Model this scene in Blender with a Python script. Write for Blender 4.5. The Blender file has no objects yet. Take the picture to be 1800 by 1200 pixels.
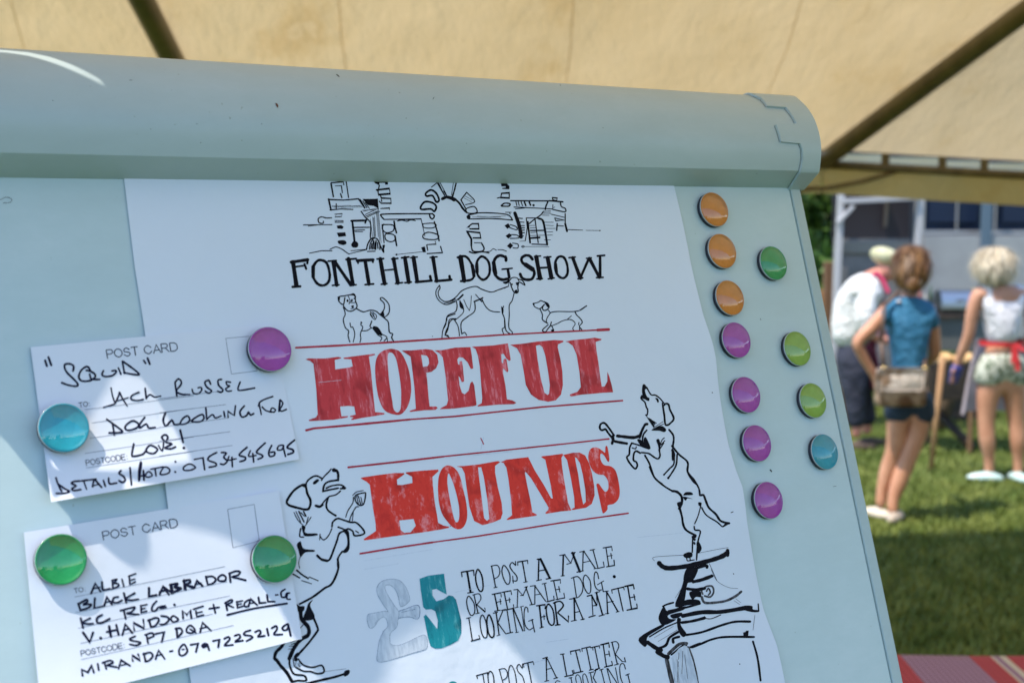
import bpy, bmesh, math, random
from math import sin, cos, pi, radians, atan, atan2, hypot, sqrt, tan
from mathutils import Vector, Matrix
from mathutils.geometry import tessellate_polygon

S = bpy.context.scene
C = S.collection
random.seed(7)

# ------------------------------------------------------------------ camera, sky, sun
FPX = 2350.0                     # focal length in pixels of the 1800 px wide photograph
CAM = Vector((0, 0, 1.85))
PITCH = atan(228 / FPX)
cd = bpy.data.cameras.new('camera')
cam = bpy.data.objects.new('camera', cd); C.objects.link(cam)
cam.location = CAM
cam.rotation_euler = (pi / 2 - PITCH, 0, 0)
cd.sensor_width = 36.0
cd.lens = 36.0 * FPX / 1800
cd.clip_start = 0.02; cd.clip_end = 500
cd.dof.use_dof = True
cd.dof.focus_distance = 1.33
cd.dof.aperture_fstop = 6.6
S.camera = cam

PSI = atan2(hypot(FPX, 228), 3670)   # the board's level edge recedes to the right
LAM = radians(17.7)                  # the board leans back on its easel
U = Vector((cos(PSI), sin(PSI), 0))
V = Vector((-sin(PSI) * sin(LAM), cos(PSI) * sin(LAM), cos(LAM)))
N = Vector((sin(PSI) * cos(LAM), -cos(PSI) * cos(LAM), sin(LAM)))
DREF = 1.5572
fw = Vector((0, cos(PITCH), -sin(PITCH))); upv = Vector((0, sin(PITCH), cos(PITCH)))
def ray(px, py):
    return Vector((1, 0, 0)) * ((px - 900) / FPX) + fw - upv * ((py - 600) / FPX)
ORG = CAM + ray(1405, 335) * DREF    # the board's top right corner
DN = (ORG - CAM).dot(N)
BM = Matrix(((U.x, V.x, N.x, ORG.x), (U.y, V.y, N.y, ORG.y), (U.z, V.z, N.z, ORG.z), (0, 0, 0, 1)))
def bd(px, py, h=0.0):
    """measure a mark of the board: its (u, v) on the board's plane raised by h"""
    r = ray(px, py); t = (DN + h) / r.dot(N); p = CAM + r * t - ORG
    return p.dot(U), p.dot(V)
def bdH(px, py, H):
    h = 0.0
    for _ in range(4):
        u, v = bd(px, py, h); h = H(u, v)
    return u, v, h

sb = Vector((-0.435, 0.86, 0.255)).normalized()
SUN = (U * sb.x + V * sb.y + N * sb.z).normalized()
elev = math.asin(SUN.z); azim = atan2(SUN.x, SUN.y)
w = bpy.data.worlds.new('World'); S.world = w; w.use_nodes = True
nt = w.node_tree; bgn = nt.nodes['Background']
sky = nt.nodes.new('ShaderNodeTexSky'); sky.sky_type = 'NISHITA'; sky.sun_disc = False
sky.sun_elevation = elev; sky.sun_rotation = azim
sky.air_density = 1.0; sky.dust_density = 0.3; sky.ozone_density = 2.6
nt.links.new(sky.outputs[0], bgn.inputs[0]); bgn.inputs[1].default_value = 0.15
sl = bpy.data.lights.new('sun', 'SUN'); sl.energy = 2.7; sl.angle = radians(0.4); sl.color = (1, 0.895, 0.75)
so = bpy.data.objects.new('sun', sl); C.objects.link(so); so.location = (0, 0, 20)
so.rotation_euler = SUN.to_track_quat('Z', 'Y').to_euler()
S.view_settings.view_transform = 'Standard'; S.view_settings.look = 'None'
S.view_settings.gamma = 1; S.view_settings.use_curve_mapping = False
S.view_settings.exposure = 1.24
S.render.engine = 'CYCLES'
S.cycles.max_bounces = 8; S.cycles.transparent_max_bounces = 12
S.cycles.caustics_reflective = False; S.cycles.caustics_refractive = False

# ------------------------------------------------------------------ materials
def new_mat(name):
    m = bpy.data.materials.new(name); m.use_nodes = True
    return m, m.node_tree, m.node_tree.nodes['Principled BSDF']
def nz(nt, scale, detail=4, rough=0.6, vec=None, stretch=None):
    n = nt.nodes.new('ShaderNodeTexNoise'); n.inputs['Scale'].default_value = scale
    n.inputs['Detail'].default_value = detail; n.inputs['Roughness'].default_value = rough
    tc = nt.nodes.new('ShaderNodeTexCoord'); mp = nt.nodes.new('ShaderNodeMapping')
    nt.links.new(tc.outputs['Object'], mp.inputs[0]); nt.links.new(mp.outputs[0], n.inputs['Vector'])
    if stretch: mp.inputs['Scale'].default_value = stretch
    return n, mp
def ramp(nt, src, stops):
    r = nt.nodes.new('ShaderNodeValToRGB'); e = r.color_ramp.elements
    while len(e) < len(stops): e.new(0.5)
    for i, (p, c) in enumerate(stops):
        e[i].position = p; e[i].color = (*c, 1)
    nt.links.new(src, r.inputs[0]); return r
def mat(name, col, rough=0.5, col2=None, scale=20, stretch=None, bump=0.0, bscale=60, spec=0.5, metal=0.0,
        lo=0.35, hi=0.65, coat=0.0, bstretch=None, detail=4, bdist=0.002):
    m, nt, p = new_mat(name)
    p.inputs['Roughness'].default_value = rough
    p.inputs['Specular IOR Level'].default_value = spec
    p.inputs['Metallic'].default_value = metal
    p.inputs['Coat Weight'].default_value = coat
    p.inputs['Coat Roughness'].default_value = 0.05
    if col2:
        n, _ = nz(nt, scale, detail, stretch=stretch)
        r = ramp(nt, n.outputs['Fac'], [(lo, col), (hi, col2)])
        nt.links.new(r.outputs[0], p.inputs['Base Color'])
    else: p.inputs['Base Color'].default_value = (*col, 1)
    if bump:
        n, _ = nz(nt, bscale, 5, stretch=bstretch)
        b = nt.nodes.new('ShaderNodeBump'); b.inputs['Strength'].default_value = bump
        b.inputs['Distance'].default_value = bdist
        nt.links.new(n.outputs['Fac'], b.inputs['Height']); nt.links.new(b.outputs[0], p.inputs['Normal'])
    return m
M = {}
# enamel board: pale blue green with faint cleaning smears and grime specks
def board_mat(name, a, b, rough):
    m, nt, p = new_mat(name)
    n, _ = nz(nt, 5, 8, 0.75, stretch=(1, 2.2, 1)); r = ramp(nt, n.outputs['Fac'], [(0.32, tuple(x * .95 for x in a)), (0.5, a), (0.66, b), (.72, tuple(x * 1.03 for x in b))])
    n2, _ = nz(nt, 190, 2, 0.5); r2 = ramp(nt, n2.outputs['Fac'], [(0.745, (1, 1, 1)), (0.80, (0.62, 0.62, 0.56))])
    mx = nt.nodes.new('ShaderNodeMixRGB'); mx.blend_type = 'MULTIPLY'; mx.inputs[0].default_value = 1
    nt.links.new(r.outputs[0], mx.inputs[1]); nt.links.new(r2.outputs[0], mx.inputs[2])
    nt.links.new(mx.outputs[0], p.inputs['Base Color'])
    n3, _ = nz(nt, 14, 5, 0.7, stretch=(1, 3, 1))
    mr = nt.nodes.new('ShaderNodeMapRange'); mr.inputs['To Min'].default_value = rough - .06; mr.inputs['To Max'].default_value = rough + .1
    nt.links.new(n3.outputs['Fac'], mr.inputs[0]); nt.links.new(mr.outputs[0], p.inputs['Roughness'])
    p.inputs['Specular IOR Level'].default_value = 0.5
    return m
M['board'] = board_mat('board_enamel', (0.45, 0.57, 0.60), (0.49, 0.60, 0.635), 0.3)
M['bar'] = board_mat('bar_plastic', (0.375, 0.465, 0.50), (0.40, 0.49, 0.53), 0.36)
M['cap'] = board_mat('cap_plastic', (0.365, 0.46, 0.50), (0.385, 0.48, 0.52), 0.36)
M['frame'] = board_mat('frame_metal', (0.36, 0.46, 0.48), (0.39, 0.49, 0.51), 0.3)
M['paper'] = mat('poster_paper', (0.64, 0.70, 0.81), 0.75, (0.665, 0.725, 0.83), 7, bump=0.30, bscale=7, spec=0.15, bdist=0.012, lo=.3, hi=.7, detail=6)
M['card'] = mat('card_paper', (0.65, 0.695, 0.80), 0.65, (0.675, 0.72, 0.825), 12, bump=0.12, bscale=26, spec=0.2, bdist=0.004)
M['ink'] = mat('black_marker', (0.002, 0.003, 0.006), 0.6, (0.007, 0.007, 0.013), 300, spec=0.08)
M['greyink'] = mat('dry_marker', (0.015, 0.015, 0.02), 0.5, (0.12, 0.12, 0.14), 420, stretch=(1, .25, 1), lo=.42, hi=.68, spec=.2)
M['pen'] = mat('blue_black_pen', (0.006, 0.008, 0.03), 0.45, (0.010, 0.010, 0.03), 300, spec=0.1)
M['print'] = mat('printed_ink', (0.03, 0.04, 0.07), 0.6, spec=.1)
M['rule'] = mat('printed_rule', (0.12, 0.14, 0.2), 0.6, spec=.1)
M['pencil'] = mat('pencil', (0.12, 0.18, 0.28), 0.6, (0.34, 0.41, 0.54), 500, lo=.4, hi=.62, spec=.1)
M['pencilfill'] = mat('pencil_shading', (0.43, 0.50, 0.61), 0.7, (0.57, 0.635, 0.74), 160, lo=.38, hi=.6, stretch=(2, .5, 1), spec=.1)
def marker(name, dark, mid, light, st):
    m, nt, p = new_mat(name)
    n, _ = nz(nt, 95, 5, 0.75, stretch=st)
    r = ramp(nt, n.outputs['Fac'], [(0.34, dark), (0.46, mid), (0.54, mid), (0.66, light)])
    n2, _ = nz(nt, 38, 2, .5); r2 = ramp(nt, n2.outputs['Fac'], [(0.36, (0.72, 0.6, 0.62)), (0.46, (1, 1, 1)), (0.8, (1.0, 1.0, 1.0))])
    mx = nt.nodes.new('ShaderNodeMixRGB'); mx.blend_type = 'MULTIPLY'; mx.inputs[0].default_value = 1
    nt.links.new(r.outputs[0], mx.inputs[1]); nt.links.new(r2.outputs[0], mx.inputs[2])
    nt.links.new(mx.outputs[0], p.inputs['Base Color']); p.inputs['Roughness'].default_value = 0.5
    p.inputs['Specular IOR Level'].default_value = .25
    return m
M['red'] = marker('red_marker', (0.42, 0.024, 0.032), (0.56, 0.040, 0.050), (0.74, 0.22, 0.27), (1.6, .28, 1))
M['redB'] = marker('bright_red_marker', (0.58, 0.022, 0.014), (0.70, 0.034, 0.020), (0.80, 0.26, 0.28), (.9, .45, 1))
M['redline'] = mat('red_line_marker', (0.34, 0.012, 0.03), 0.5, (0.46, 0.03, 0.055), 60, spec=.25)
M['teal'] = marker('teal_marker', (0.0, 0.15, 0.20), (0.005, 0.225, 0.28), (0.12, 0.42, 0.46), (1.4, .3, 1))

M['core'] = mat('magnet_core', (.012, .014, .03), .45)
# ------------------------------------------------------------------ object helpers
def link(name, me, m, parent=None):
    o = bpy.data.objects.new(name, me); C.objects.link(o)
    if m is not None: me.materials.append(m)
    if parent is not None: o.parent = parent
    return o
def thing(name, label, cat, mw=None, group=None):
    o = bpy.data.objects.new(name, None); C.objects.link(o)
    if mw is not None: o.matrix_world = mw
    o.empty_display_size = 0.1
    o['label'] = label; o['category'] = cat
    if group: o['group'] = group
    return o
def tag(o, label, cat, group=None):
    o['label'] = label; o['category'] = cat
    if group: o['group'] = group
    return o
def pyd(name, vs, fs, smooth=False):
    me = bpy.data.meshes.new(name); me.from_pydata(vs, [], fs)
    if smooth: me.polygons.foreach_set('use_smooth', [True] * len(me.polygons))
    me.update(); return me
def bmm(name, bm, smooth=False):
    me = bpy.data.meshes.new(name); bmesh.ops.recalc_face_normals(bm, faces=bm.faces); bm.to_mesh(me); bm.free()
    if smooth: me.polygons.foreach_set('use_smooth', [True] * len(me.polygons))
    return me
def box(bm, x0, x1, y0, y1, z0, z1, bev=0.0):
    r = bmesh.ops.create_cube(bm, size=1)
    bmesh.ops.scale(bm, vec=(x1 - x0, y1 - y0, z1 - z0), verts=r['verts'])
    bmesh.ops.translate(bm, vec=((x0 + x1) / 2, (y0 + y1) / 2, (z0 + z1) / 2), verts=r['verts'])
    if bev:
        es = list({e for v in r['verts'] for e in v.link_edges})
        bmesh.ops.bevel(bm, geom=es, offset=bev, segments=2, affect='EDGES', profile=0.6)
def tube(bm, p, q, r, r2=None, n=12, cap=True):
    p = Vector(p); q = Vector(q); r2 = r if r2 is None else r2
    d = (q - p); L = d.length; d.normalize()
    a = d.orthogonal().normalized(); b = d.cross(a)
    A = [bm.verts.new(p + (a * cos(2 * pi * i / n) + b * sin(2 * pi * i / n)) * r) for i in range(n)]
    B = [bm.verts.new(q + (a * cos(2 * pi * i / n) + b * sin(2 * pi * i / n)) * r2) for i in range(n)]
    for i in range(n): bm.faces.new((A[i], A[(i + 1) % n], B[(i + 1) % n], B[i]))
    if cap: bm.faces.new(A[::-1]); bm.faces.new(B)
def simple_box(name, m, parent, dims, bev=0.003):
    bm = bmesh.new(); box(bm, *dims, bev); return link(name, bmm(name, bm), m, parent)
def simple_tube(name, m, parent, p, q, r, r2=None, n=14):
    bm = bmesh.new(); tube(bm, p, q, r, r2, n); return link(name, bmm(name, bm, True), m, parent)
def lathe(name, prof, n=48, smooth=True, close=False):
    vs = []; fs = []
    for (r, z) in prof:
        if r < 1e-7: vs.append([(0, 0, z)])
        else: vs.append([(r * cos(2 * pi * i / n), r * sin(2 * pi * i / n), z) for i in range(n)])
    flat = []; idx = []
    for ring in vs: idx.append(len(flat)); flat += ring
    for k in range(len(vs) - 1):
        a, b = vs[k], vs[k + 1]
        for i in range(n):
            j = (i + 1) % n
            if len(a) == 1: fs.append((idx[k], idx[k + 1] + j, idx[k + 1] + i)[::-1])
            elif len(b) == 1: fs.append((idx[k] + i, idx[k] + j, idx[k + 1]))
            else: fs.append((idx[k] + i, idx[k] + j, idx[k + 1] + j, idx[k + 1] + i))
    me = pyd(name, flat, fs, smooth); bm = bmesh.new(); bm.from_mesh(me); bmesh.ops.recalc_face_normals(bm, faces=bm.faces); bm.to_mesh(me); bm.free()
    return me

# ------------------------------------------------------------------ pen strokes laid on a sheet
def crom(P, closed=False, k=5):
    n = len(P); out = []
    if n < 3: return P
    rng = range(n) if closed else range(n - 1)
    for i in rng:
        if closed: p0, p1, p2, p3 = P[i - 1], P[i], P[(i + 1) % n], P[(i + 2) % n]
        else: p0 = P[max(i - 1, 0)]; p1 = P[i]; p2 = P[i + 1]; p3 = P[min(i + 2, n - 1)]
        for s in range(k):
            t = s / k
            out.append(tuple(0.5 * (2 * p1[c] + (p2[c] - p0[c]) * t + (2 * p0[c] - 5 * p1[c] + 4 * p2[c] - p3[c]) * t * t
                                    + (3 * p1[c] - p0[c] - 3 * p2[c] + p3[c]) * t ** 3) for c in (0, 1)))
    if not closed: out.append(tuple(P[-1]))
    return out
def densify(P, step):
    out = [P[0]]
    for a, b in zip(P, P[1:]):
        L = hypot(b[0] - a[0], b[1] - a[1]); k = max(1, int(L / step))
        for i in range(1, k + 1): out.append((a[0] + (b[0] - a[0]) * i / k, a[1] + (b[1] - a[1]) * i / k))
    return out
class Sheet:
    """drawings on a sheet whose height above the board is H(u, v)"""
    def __init__(s, H, lift, ou, ov): s.H = H; s.lift = lift; s.ou = ou; s.ov = ov; s.k = 0
    def pt(s, px, py, extra=0.0):
        u, v, h = bdH(px, py, s.H)
        return (u - s.ou, v - s.ov, h + s.lift + extra)
    def draw(s, name, m, parent, chunks, wob=0.06, fat=1.16):
        """chunks: (ox, oy, scale, default width, text); ~ smooth, # filled, @ filled smooth, | hole"""
        vs = []; fs = []; rnd = random.Random(len(name) * 31 + len(chunks))
        for ox, oy, k, dw, txt in chunks:
            for item in txt.replace('\n', ' ').split(';'):
                item = item.strip()
                if not item: continue
                wd = dw
                if item[0] == 'w':
                    a, item = item.split(' ', 1); wd = float(a[1:]); item = item.strip()
                mode = ''
                if item[0] in '~#@': mode = item[0]; item = item[1:]
                loops = []
                for part in item.split('|'):
                    P = [tuple(float(t) for t in q.split(',')) for q in part.split()]
                    loops.append([(ox + x / k, oy + y / k) for x, y in P])
                s.k += 1; ex = (s.k % 9) * 0.000012
                if mode in ('#', '@'):
                    L2 = []
                    for P in loops:
                        if mode == '@': P = crom(P, True, 4)
                        else: P = crom(P, True, 4) if False else P
                        L2.append(P)
                    V3 = [[Vector((x, y, 0)) for x, y in P] for P in L2]
                    tris = tessellate_polygon(V3)
                    bm = bmesh.new(); flat = [bm.verts.new(p) for P in V3 for p in P]
                    for t in tris:
                        try: bm.faces.new([flat[i] for i in t])
                        except ValueError: pass
                    for _ in range(4):
                        le = [e for e in bm.edges if e.calc_length() > 20]
                        if not le: break
                        bmesh.ops.subdivide_edges(bm, edges=le, cuts=1)
                        bmesh.ops.triangulate(bm, faces=bm.faces)
                    bm.verts.ensure_lookup_table(); b0 = len(vs)
                    for i, v in enumerate(bm.verts): v.index = i; vs.append(s.pt(v.co.x, v.co.y, ex))
                    for f in bm.faces:
                        ids = [b0 + v.index for v in f.verts]
                        a, b, c = (vs[i] for i in ids[:3])
                        if (b[0] - a[0]) * (c[1] - a[1]) - (b[1] - a[1]) * (c[0] - a[0]) < 0: ids = ids[::-1]
                        fs.append(ids)
                    bm.free(); continue
                P = loops[0]
                if mode == '~':
                    cl = len(P) > 3 and P[0] == P[-1]
                    P = crom(P[:-1], True) + [P[0]] if cl else crom(P)
                Q = [P[0]]
                for p in densify(P, 12)[1:]:
                    if hypot(p[0] - Q[-1][0], p[1] - Q[-1][1]) > 0.25: Q.append(p)
                if len(Q) < 2: Q.append((Q[0][0] + 0.3, Q[0][1]))
                r = wd / k / 2 * fat; n = len(Q); L = []; R = []
                ph = rnd.random() * 9
                for i in range(n):
                    a = Q[max(i - 1, 0)]; b = Q[min(i + 1, n - 1)]
                    dx, dy = b[0] - a[0], b[1] - a[1]; d = hypot(dx, dy) or 1; nx, ny = -dy / d, dx / d
                    rr = r * (1 + wob * sin(i * 1.7 + ph) + wob * .8 * sin(i * .6 + ph * 2))
                    if 0 < i < n - 1:   # mitre at a corner
                        e1 = (Q[i][0] - a[0], Q[i][1] - a[1]); e2 = (b[0] - Q[i][0], b[1] - Q[i][1])
                        l1 = hypot(*e1) or 1; l2 = hypot(*e2) or 1
                        cs = max(-1, min(1, (e1[0] * e2[0] + e1[1] * e2[1]) / l1 / l2))
                        rr *= min(1.5, 1 / max(0.4, sqrt((1 + cs) / 2)))
                    L.append((Q[i][0] + nx * rr, Q[i][1] + ny * rr)); R.append((Q[i][0] - nx * rr, Q[i][1] - ny * rr))
                def cap(c, p, q, sgn):
                    a0 = atan2(p[1] - c[1], p[0] - c[0]); out = []
                    for j in range(1, 5): 
                        a = a0 + sgn * pi * j / 5; out.append((c[0] + r * cos(a), c[1] + r * sin(a)))
                    return out
                sc = cap(Q[0], L[0], R[0], 1); ec = cap(Q[-1], R[-1], L[-1], 1)
                b0 = len(vs)
                for p in L: vs.append(s.pt(p[0], p[1], ex))
                for p in R: vs.append(s.pt(p[0], p[1], ex))
                for p in sc: vs.append(s.pt(p[0], p[1], ex))
                for p in ec: vs.append(s.pt(p[0], p[1], ex))
                for i in range(n - 1): fs.append((b0 + i, b0 + i + 1, b0 + n + i + 1, b0 + n + i))
                fs.append([b0] + [b0 + n] + [b0 + 2 * n + 3 - j for j in range(4)])
                fs.append([b0 + 2 * n - 1, b0 + n - 1] + [b0 + 2 * n + 4 + 3 - j for j in range(4)])
        me = pyd(name, vs, fs)
        return link(name, me, m, parent)
def at_board(u, v, n=0.0): return BM @ Matrix.Translation((u, v, n))
# ------------------------------------------------------------------ ground
def px_at(px, py, Y):      # a point at distance Y in front of the camera's foot
    r = ray(px, py); return CAM + r * (Y / r.y)
def px_ground(px, py, z=0):
    r = ray(px, py); return CAM + r * ((z - CAM.z) / r.z)
gm, nt, p = new_mat('lawn')
n1, _ = nz(nt, 1.4, 4, .6); n2, _ = nz(nt, 22, 5, .7)
r1 = ramp(nt, n1.outputs['Fac'], [(.3, (.05, .09, .016)), (.7, (.135, .17, .036))]); r2 = ramp(nt, n2.outputs['Fac'], [(.35, (.5, .55, .4)), (.62, (1.25, 1.2, 1.1))])
mx = nt.nodes.new('ShaderNodeMixRGB'); mx.blend_type = 'MULTIPLY'; mx.inputs[0].default_value = 1
nt.links.new(r1.outputs[0], mx.inputs[1]); nt.links.new(r2.outputs[0], mx.inputs[2]); nt.links.new(mx.outputs[0], p.inputs['Base Color'])
p.inputs['Roughness'].default_value = .85; p.inputs['Specular IOR Level'].default_value = .2
b = nt.nodes.new('ShaderNodeBump'); b.inputs['Strength'].default_value = .8; b.inputs['Distance'].default_value = .03
nt.links.new(n2.outputs['Fac'], b.inputs['Height']); nt.links.new(b.outputs[0], p.inputs['Normal'])
me = pyd('ground', [(-150, -150, 0), (150, -150, 0), (150, 150, 0), (-150, 150, 0)], [(0, 1, 2, 3)])
g = link('ground', me, gm); g['kind'] = 'structure'
# tufts of grass in the part of the lawn that shows
rnd = random.Random(3); vs = []; fs = []
for _ in range(42000):
    y = 3.3 + 10.5 * rnd.random() ** 1.15; x = y * (.24 + rnd.random() * .20) + rnd.uniform(-.25, .25)
    h = rnd.uniform(.02, .055); a = rnd.uniform(0, 2 * pi); w_ = rnd.uniform(.004, .009); lx, ly = rnd.uniform(-.03, .03), rnd.uniform(-.03, .03)
    b0 = len(vs); vs += [(x - w_ * cos(a), y - w_ * sin(a), .001), (x + w_ * cos(a), y + w_ * sin(a), .001), (x + lx, y + ly, h)]; fs.append((b0, b0 + 1, b0 + 2))
gt = link('grass', pyd('grass', vs, fs), mat('grass_blade', (.09, .14, .025), .6, (.23, .27, .07), 3.5, spec=.3)); gt['kind'] = 'stuff'; tag(gt, 'short green grass blades of the lawn, sunlit beyond the marquee shade', 'grass')

# ------------------------------------------------------------------ marquee
def canvas_mat(name, a, b, trans):
    m = bpy.data.materials.new(name); m.use_nodes = True; nt = m.node_tree; nt.nodes.clear()
    o = nt.nodes.new('ShaderNodeOutputMaterial'); d = nt.nodes.new('ShaderNodeBsdfDiffuse'); t = nt.nodes.new('ShaderNodeBsdfTranslucent'); x = nt.nodes.new('ShaderNodeMixShader')
    x.inputs[0].default_value = trans
    n, _ = nz(nt, 1.3, 5, .6); r = ramp(nt, n.outputs['Fac'], [(.3, a), (.7, b)])
    n2, _ = nz(nt, 1.5, 6, .7, stretch=(1, .35, 1)); r2 = ramp(nt, n2.outputs['Fac'], [(.40, (1.04, 1.04, 1.04)), (.55, (1, .985, .95)), (.62, (.93, .88, .78)), (.65, (.86, .79, .66)), (.69, (.98, .95, .9))])
    n3, _ = nz(nt, 3.2, 7, .65, stretch=(1.6, .5, 1)); bp = nt.nodes.new('ShaderNodeBump'); bp.inputs['Strength'].default_value = .9; bp.inputs['Distance'].default_value = .05
    nt.links.new(n3.outputs['Fac'], bp.inputs['Height']); nt.links.new(bp.outputs[0], d.inputs['Normal']); nt.links.new(bp.outputs[0], t.inputs['Normal'])
    mx = nt.nodes.new('ShaderNodeMixRGB'); mx.blend_type = 'MULTIPLY'; mx.inputs[0].default_value = 1
    nt.links.new(r.outputs[0], mx.inputs[1]); nt.links.new(r2.outputs[0], mx.inputs[2])
    for s in (d, t): nt.links.new(mx.outputs[0], s.inputs[0])
    nt.links.new(d.outputs[0], x.inputs[1]); nt.links.new(t.outputs[0], x.inputs[2]); nt.links.new(x.outputs[0], o.inputs[0])
    return m
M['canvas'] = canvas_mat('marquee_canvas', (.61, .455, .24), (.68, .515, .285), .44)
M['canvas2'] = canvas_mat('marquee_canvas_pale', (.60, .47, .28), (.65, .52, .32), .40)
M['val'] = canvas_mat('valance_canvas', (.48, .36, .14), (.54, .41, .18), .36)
M['pole'] = mat('tent_pole', (.085, .058, .020), .45, (.16, .115, .045), 9, stretch=(1, 1, .1))
MQ = thing('marquee', 'large cream canvas marquee roof with brown poles, overhead', 'marquee')
K = Vector((1.62, 7.03, 2.17)); e1 = Vector((.99, .13, -.047)).normalized(); e2 = Vector((-.99, -.15, 0)).normalized()
A_ = Vector((-3.63, 6.24, 2.17)); R_ = K + e1 * 4.2; APX = Vector((3.2, 3.84, 3.78)); GT = Vector((-1.75, 3.09, 3.78)); N1 = Vector((-.16, .43, 2.5)); N2 = Vector((6.5, 1.6, 2.4))
def panel(name, pts, m, sag=.03, n=26, seed=0):
    """canvas stretched between four corners, sagging a little"""
    a, b, c, d = pts; vs = []; fs = []; rr = random.Random(seed)
    for j in range(n + 1):
        for i in range(n + 1):
            s, t = i / n, j / n; p_ = (a * (1 - s) + b * s) * (1 - t) + (d * (1 - s) + c * s) * t
            z = -sag * 4 * s * (1 - s) - sag * 2 * t * (1 - t) + .006 * sin(s * 31 + t * 9) * sin(t * 6)
            z = z * min(1, 6 * min(s, 1 - s, t, 1 - t) + .0)
            vs.append((p_.x, p_.y, p_.z + z))
    for j in range(n):
        for i in range(n):
            q = j * (n + 1) + i; fs.append((q, q + 1, q + n + 2, q + n + 1))
    return link(name, pyd(name, vs, fs, True), m, MQ)
panel('roof_panel', (A_, K, APX, GT), M['canvas'])
panel('roof_panel', (K, R_, (R_ + N2) / 2 + Vector((.6, 0, .3)), APX), M['canvas2'], seed=1)
panel('roof_panel', (GT, APX, N2, N1), M['canvas'], sag=.02)
panel('roof_panel', (APX, (R_ + N2) / 2 + Vector((.6, 0, .3)), N2, (APX + N2) / 2), M['canvas2'])
# rafters
nl = (K - A_).cross(GT - A_).normalized()
def on_left(px, py): 
    r = ray(px, py); t = (A_ - CAM).dot(nl) / r.dot(nl); return CAM + r * t
dn = Vector((0, 0, -.06))
simple_tube('rafter', M['pole'], MQ, K + dn, K + (APX - K) * 1.0 + dn, .047)
p1 = on_left(312, 100); p2 = on_left(262, 0); dr = (p2 - p1)
simple_tube('rafter', M['pole'], MQ, p1 - dr * .8 + dn, p1 + dr * 6.2 + dn, .050)
simple_tube('eave_rail', M['pole'], MQ, K + Vector((0, 0, -.075)), R_ + Vector((0, 0, -.075)), .022)
simple_tube('eave_rail', M['pole'], MQ, K + Vector((0, 0, -.075)), A_ + Vector((0, 0, -.075)), .022)
for q in (A_, Vector((6.3, 1.0, 2.3)), R_): simple_tube('pole', M['pole'], MQ, (q.x, q.y, 0), (q.x, q.y, q.z), .03)
seam_m = canvas_mat('seam_tape', (.60, .42, .20), (.67, .49, .25), .44)
for q in (((612, 130), (600, 40), (592, -80)), ((990, 160), (1003, 60), (1012, -80)), ((1330, 190), (1385, 60), (1420, -60)), ((60, 120), (30, 20), (10, -60))):
    P = [on_left(*t_) for t_ in q]; vs = []
    for t_ in P: vs += [tuple(t_ + Vector((-.002, 0, -.06))), tuple(t_ + Vector((.002, 0, -.06)))]
    link('seam', pyd('seam', vs, [(0, 1, 3, 2), (2, 3, 5, 4)]), seam_m, MQ)
# lacing strip at the eave: pale tabs with gaps, then the hanging valance
def strip(name, p, q, z0, z1, m, wav=.01, n=60, off=.0, drop=0.0, fall=0.0):
    d = (q - p); L = d.length; d.normalize(); nn = Vector((d.y, -d.x, 0)); vs = []; fs = []
    for i in range(n + 1):
        s = i / n; c = p + d * (L * s)
        for zz, k in ((z1, .2), ((z0 + z1) / 2, .7), (z0, 1)):
            o_ = nn * (off + wav * k * sin(s * L * 7 + .5) + wav * .5 * k * sin(s * L * 17))
            vs.append((c.x + o_.x, c.y + o_.y, zz - drop * s * k - fall * s))
    for i in range(n):
        for j in (0, 1):
            a = i * 3 + j; fs.append((a, a + 1, a + 4, a + 3))
    return link(name, pyd(name, vs, fs, True), m, MQ)
M['tab'] = canvas_mat('pale_tab', (.80, .68, .48), (.85, .74, .54), .8)
for (q, L) in ((R_, 4.2), (A_, 5.2)):
    d = (q - K).normalized(); x = .05; rr = random.Random(5)
    while x < L:
        w_ = rr.choice((.19, .27)); f_ = -d.z * x; strip('lacing_gap', K + d * (x + w_), K + d * (x + w_ + .045), 2.09 - f_, 2.16 - f_, M['pole'], .002, 2); strip('lacing_tab', K + d * x, K + d * (x + w_), 2.10 - f_, 2.15 - f_, M['tab'], .002, 4); x += w_ + .045
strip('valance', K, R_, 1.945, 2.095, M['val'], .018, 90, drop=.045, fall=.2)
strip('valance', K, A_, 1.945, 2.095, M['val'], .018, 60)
strip('shade_wall', R_, N2, 0.02, 2.1, M['val'], .03, 80)  # unseen wall added to cut the skylight on the grass under the roof
# rope sagging under the valance head, seen above the gazebo
pts = [px_at(1400, 333, 6.9), px_at(1460, 330, 6.95), px_at(1520, 318, 7.0), px_at(1580, 300, 7.1)]
bm = bmesh.new()
for a, b_ in zip(pts, pts[1:]): tube(bm, a, b_, .012)
link('guy_rope', bmm('guy_rope', bm, True), M['pole'], MQ)

# ------------------------------------------------------------------ trailer with steel hatches
steel = mat('dull_steel', (.30, .30, .31), .42, (.37, .37, .38), 2.2, metal=.35, bump=.05, bscale=3)
navy = mat('dark_blue_interior', (.004, .009, .025), .5, (.012, .026, .06), 3, spec=.2)
post = mat('blue_grey_post', (.09, .14, .19), .5)
TR = thing('catering_trailer', 'grey catering trailer with dark serving windows behind the barbecue', 'trailer', Matrix.Translation((5.2, 13.2, 0)))
def tb(name, m, px0, px1, z0, z1, y, th=.06, parent=None):
    x0 = (px0 - 900) / FPX * y; x1 = (px1 - 900) / FPX * y
    bm = bmesh.new(); box(bm, x0 - 5.2, x1 - 5.2, y - 13.2, y + th - 13.2, z0, z1, .008); return link(name, bmm(name, bm), m, parent or TR)
body = tb('body', mat('trailer_dark', (.018, .024, .035), .5), 1480, 2100, .5, 2.6, 13.3, 1.6)
tb('awning_frame', navy, 1612, 2050, 1.66, 2.35, 13.22, .06)
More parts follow.
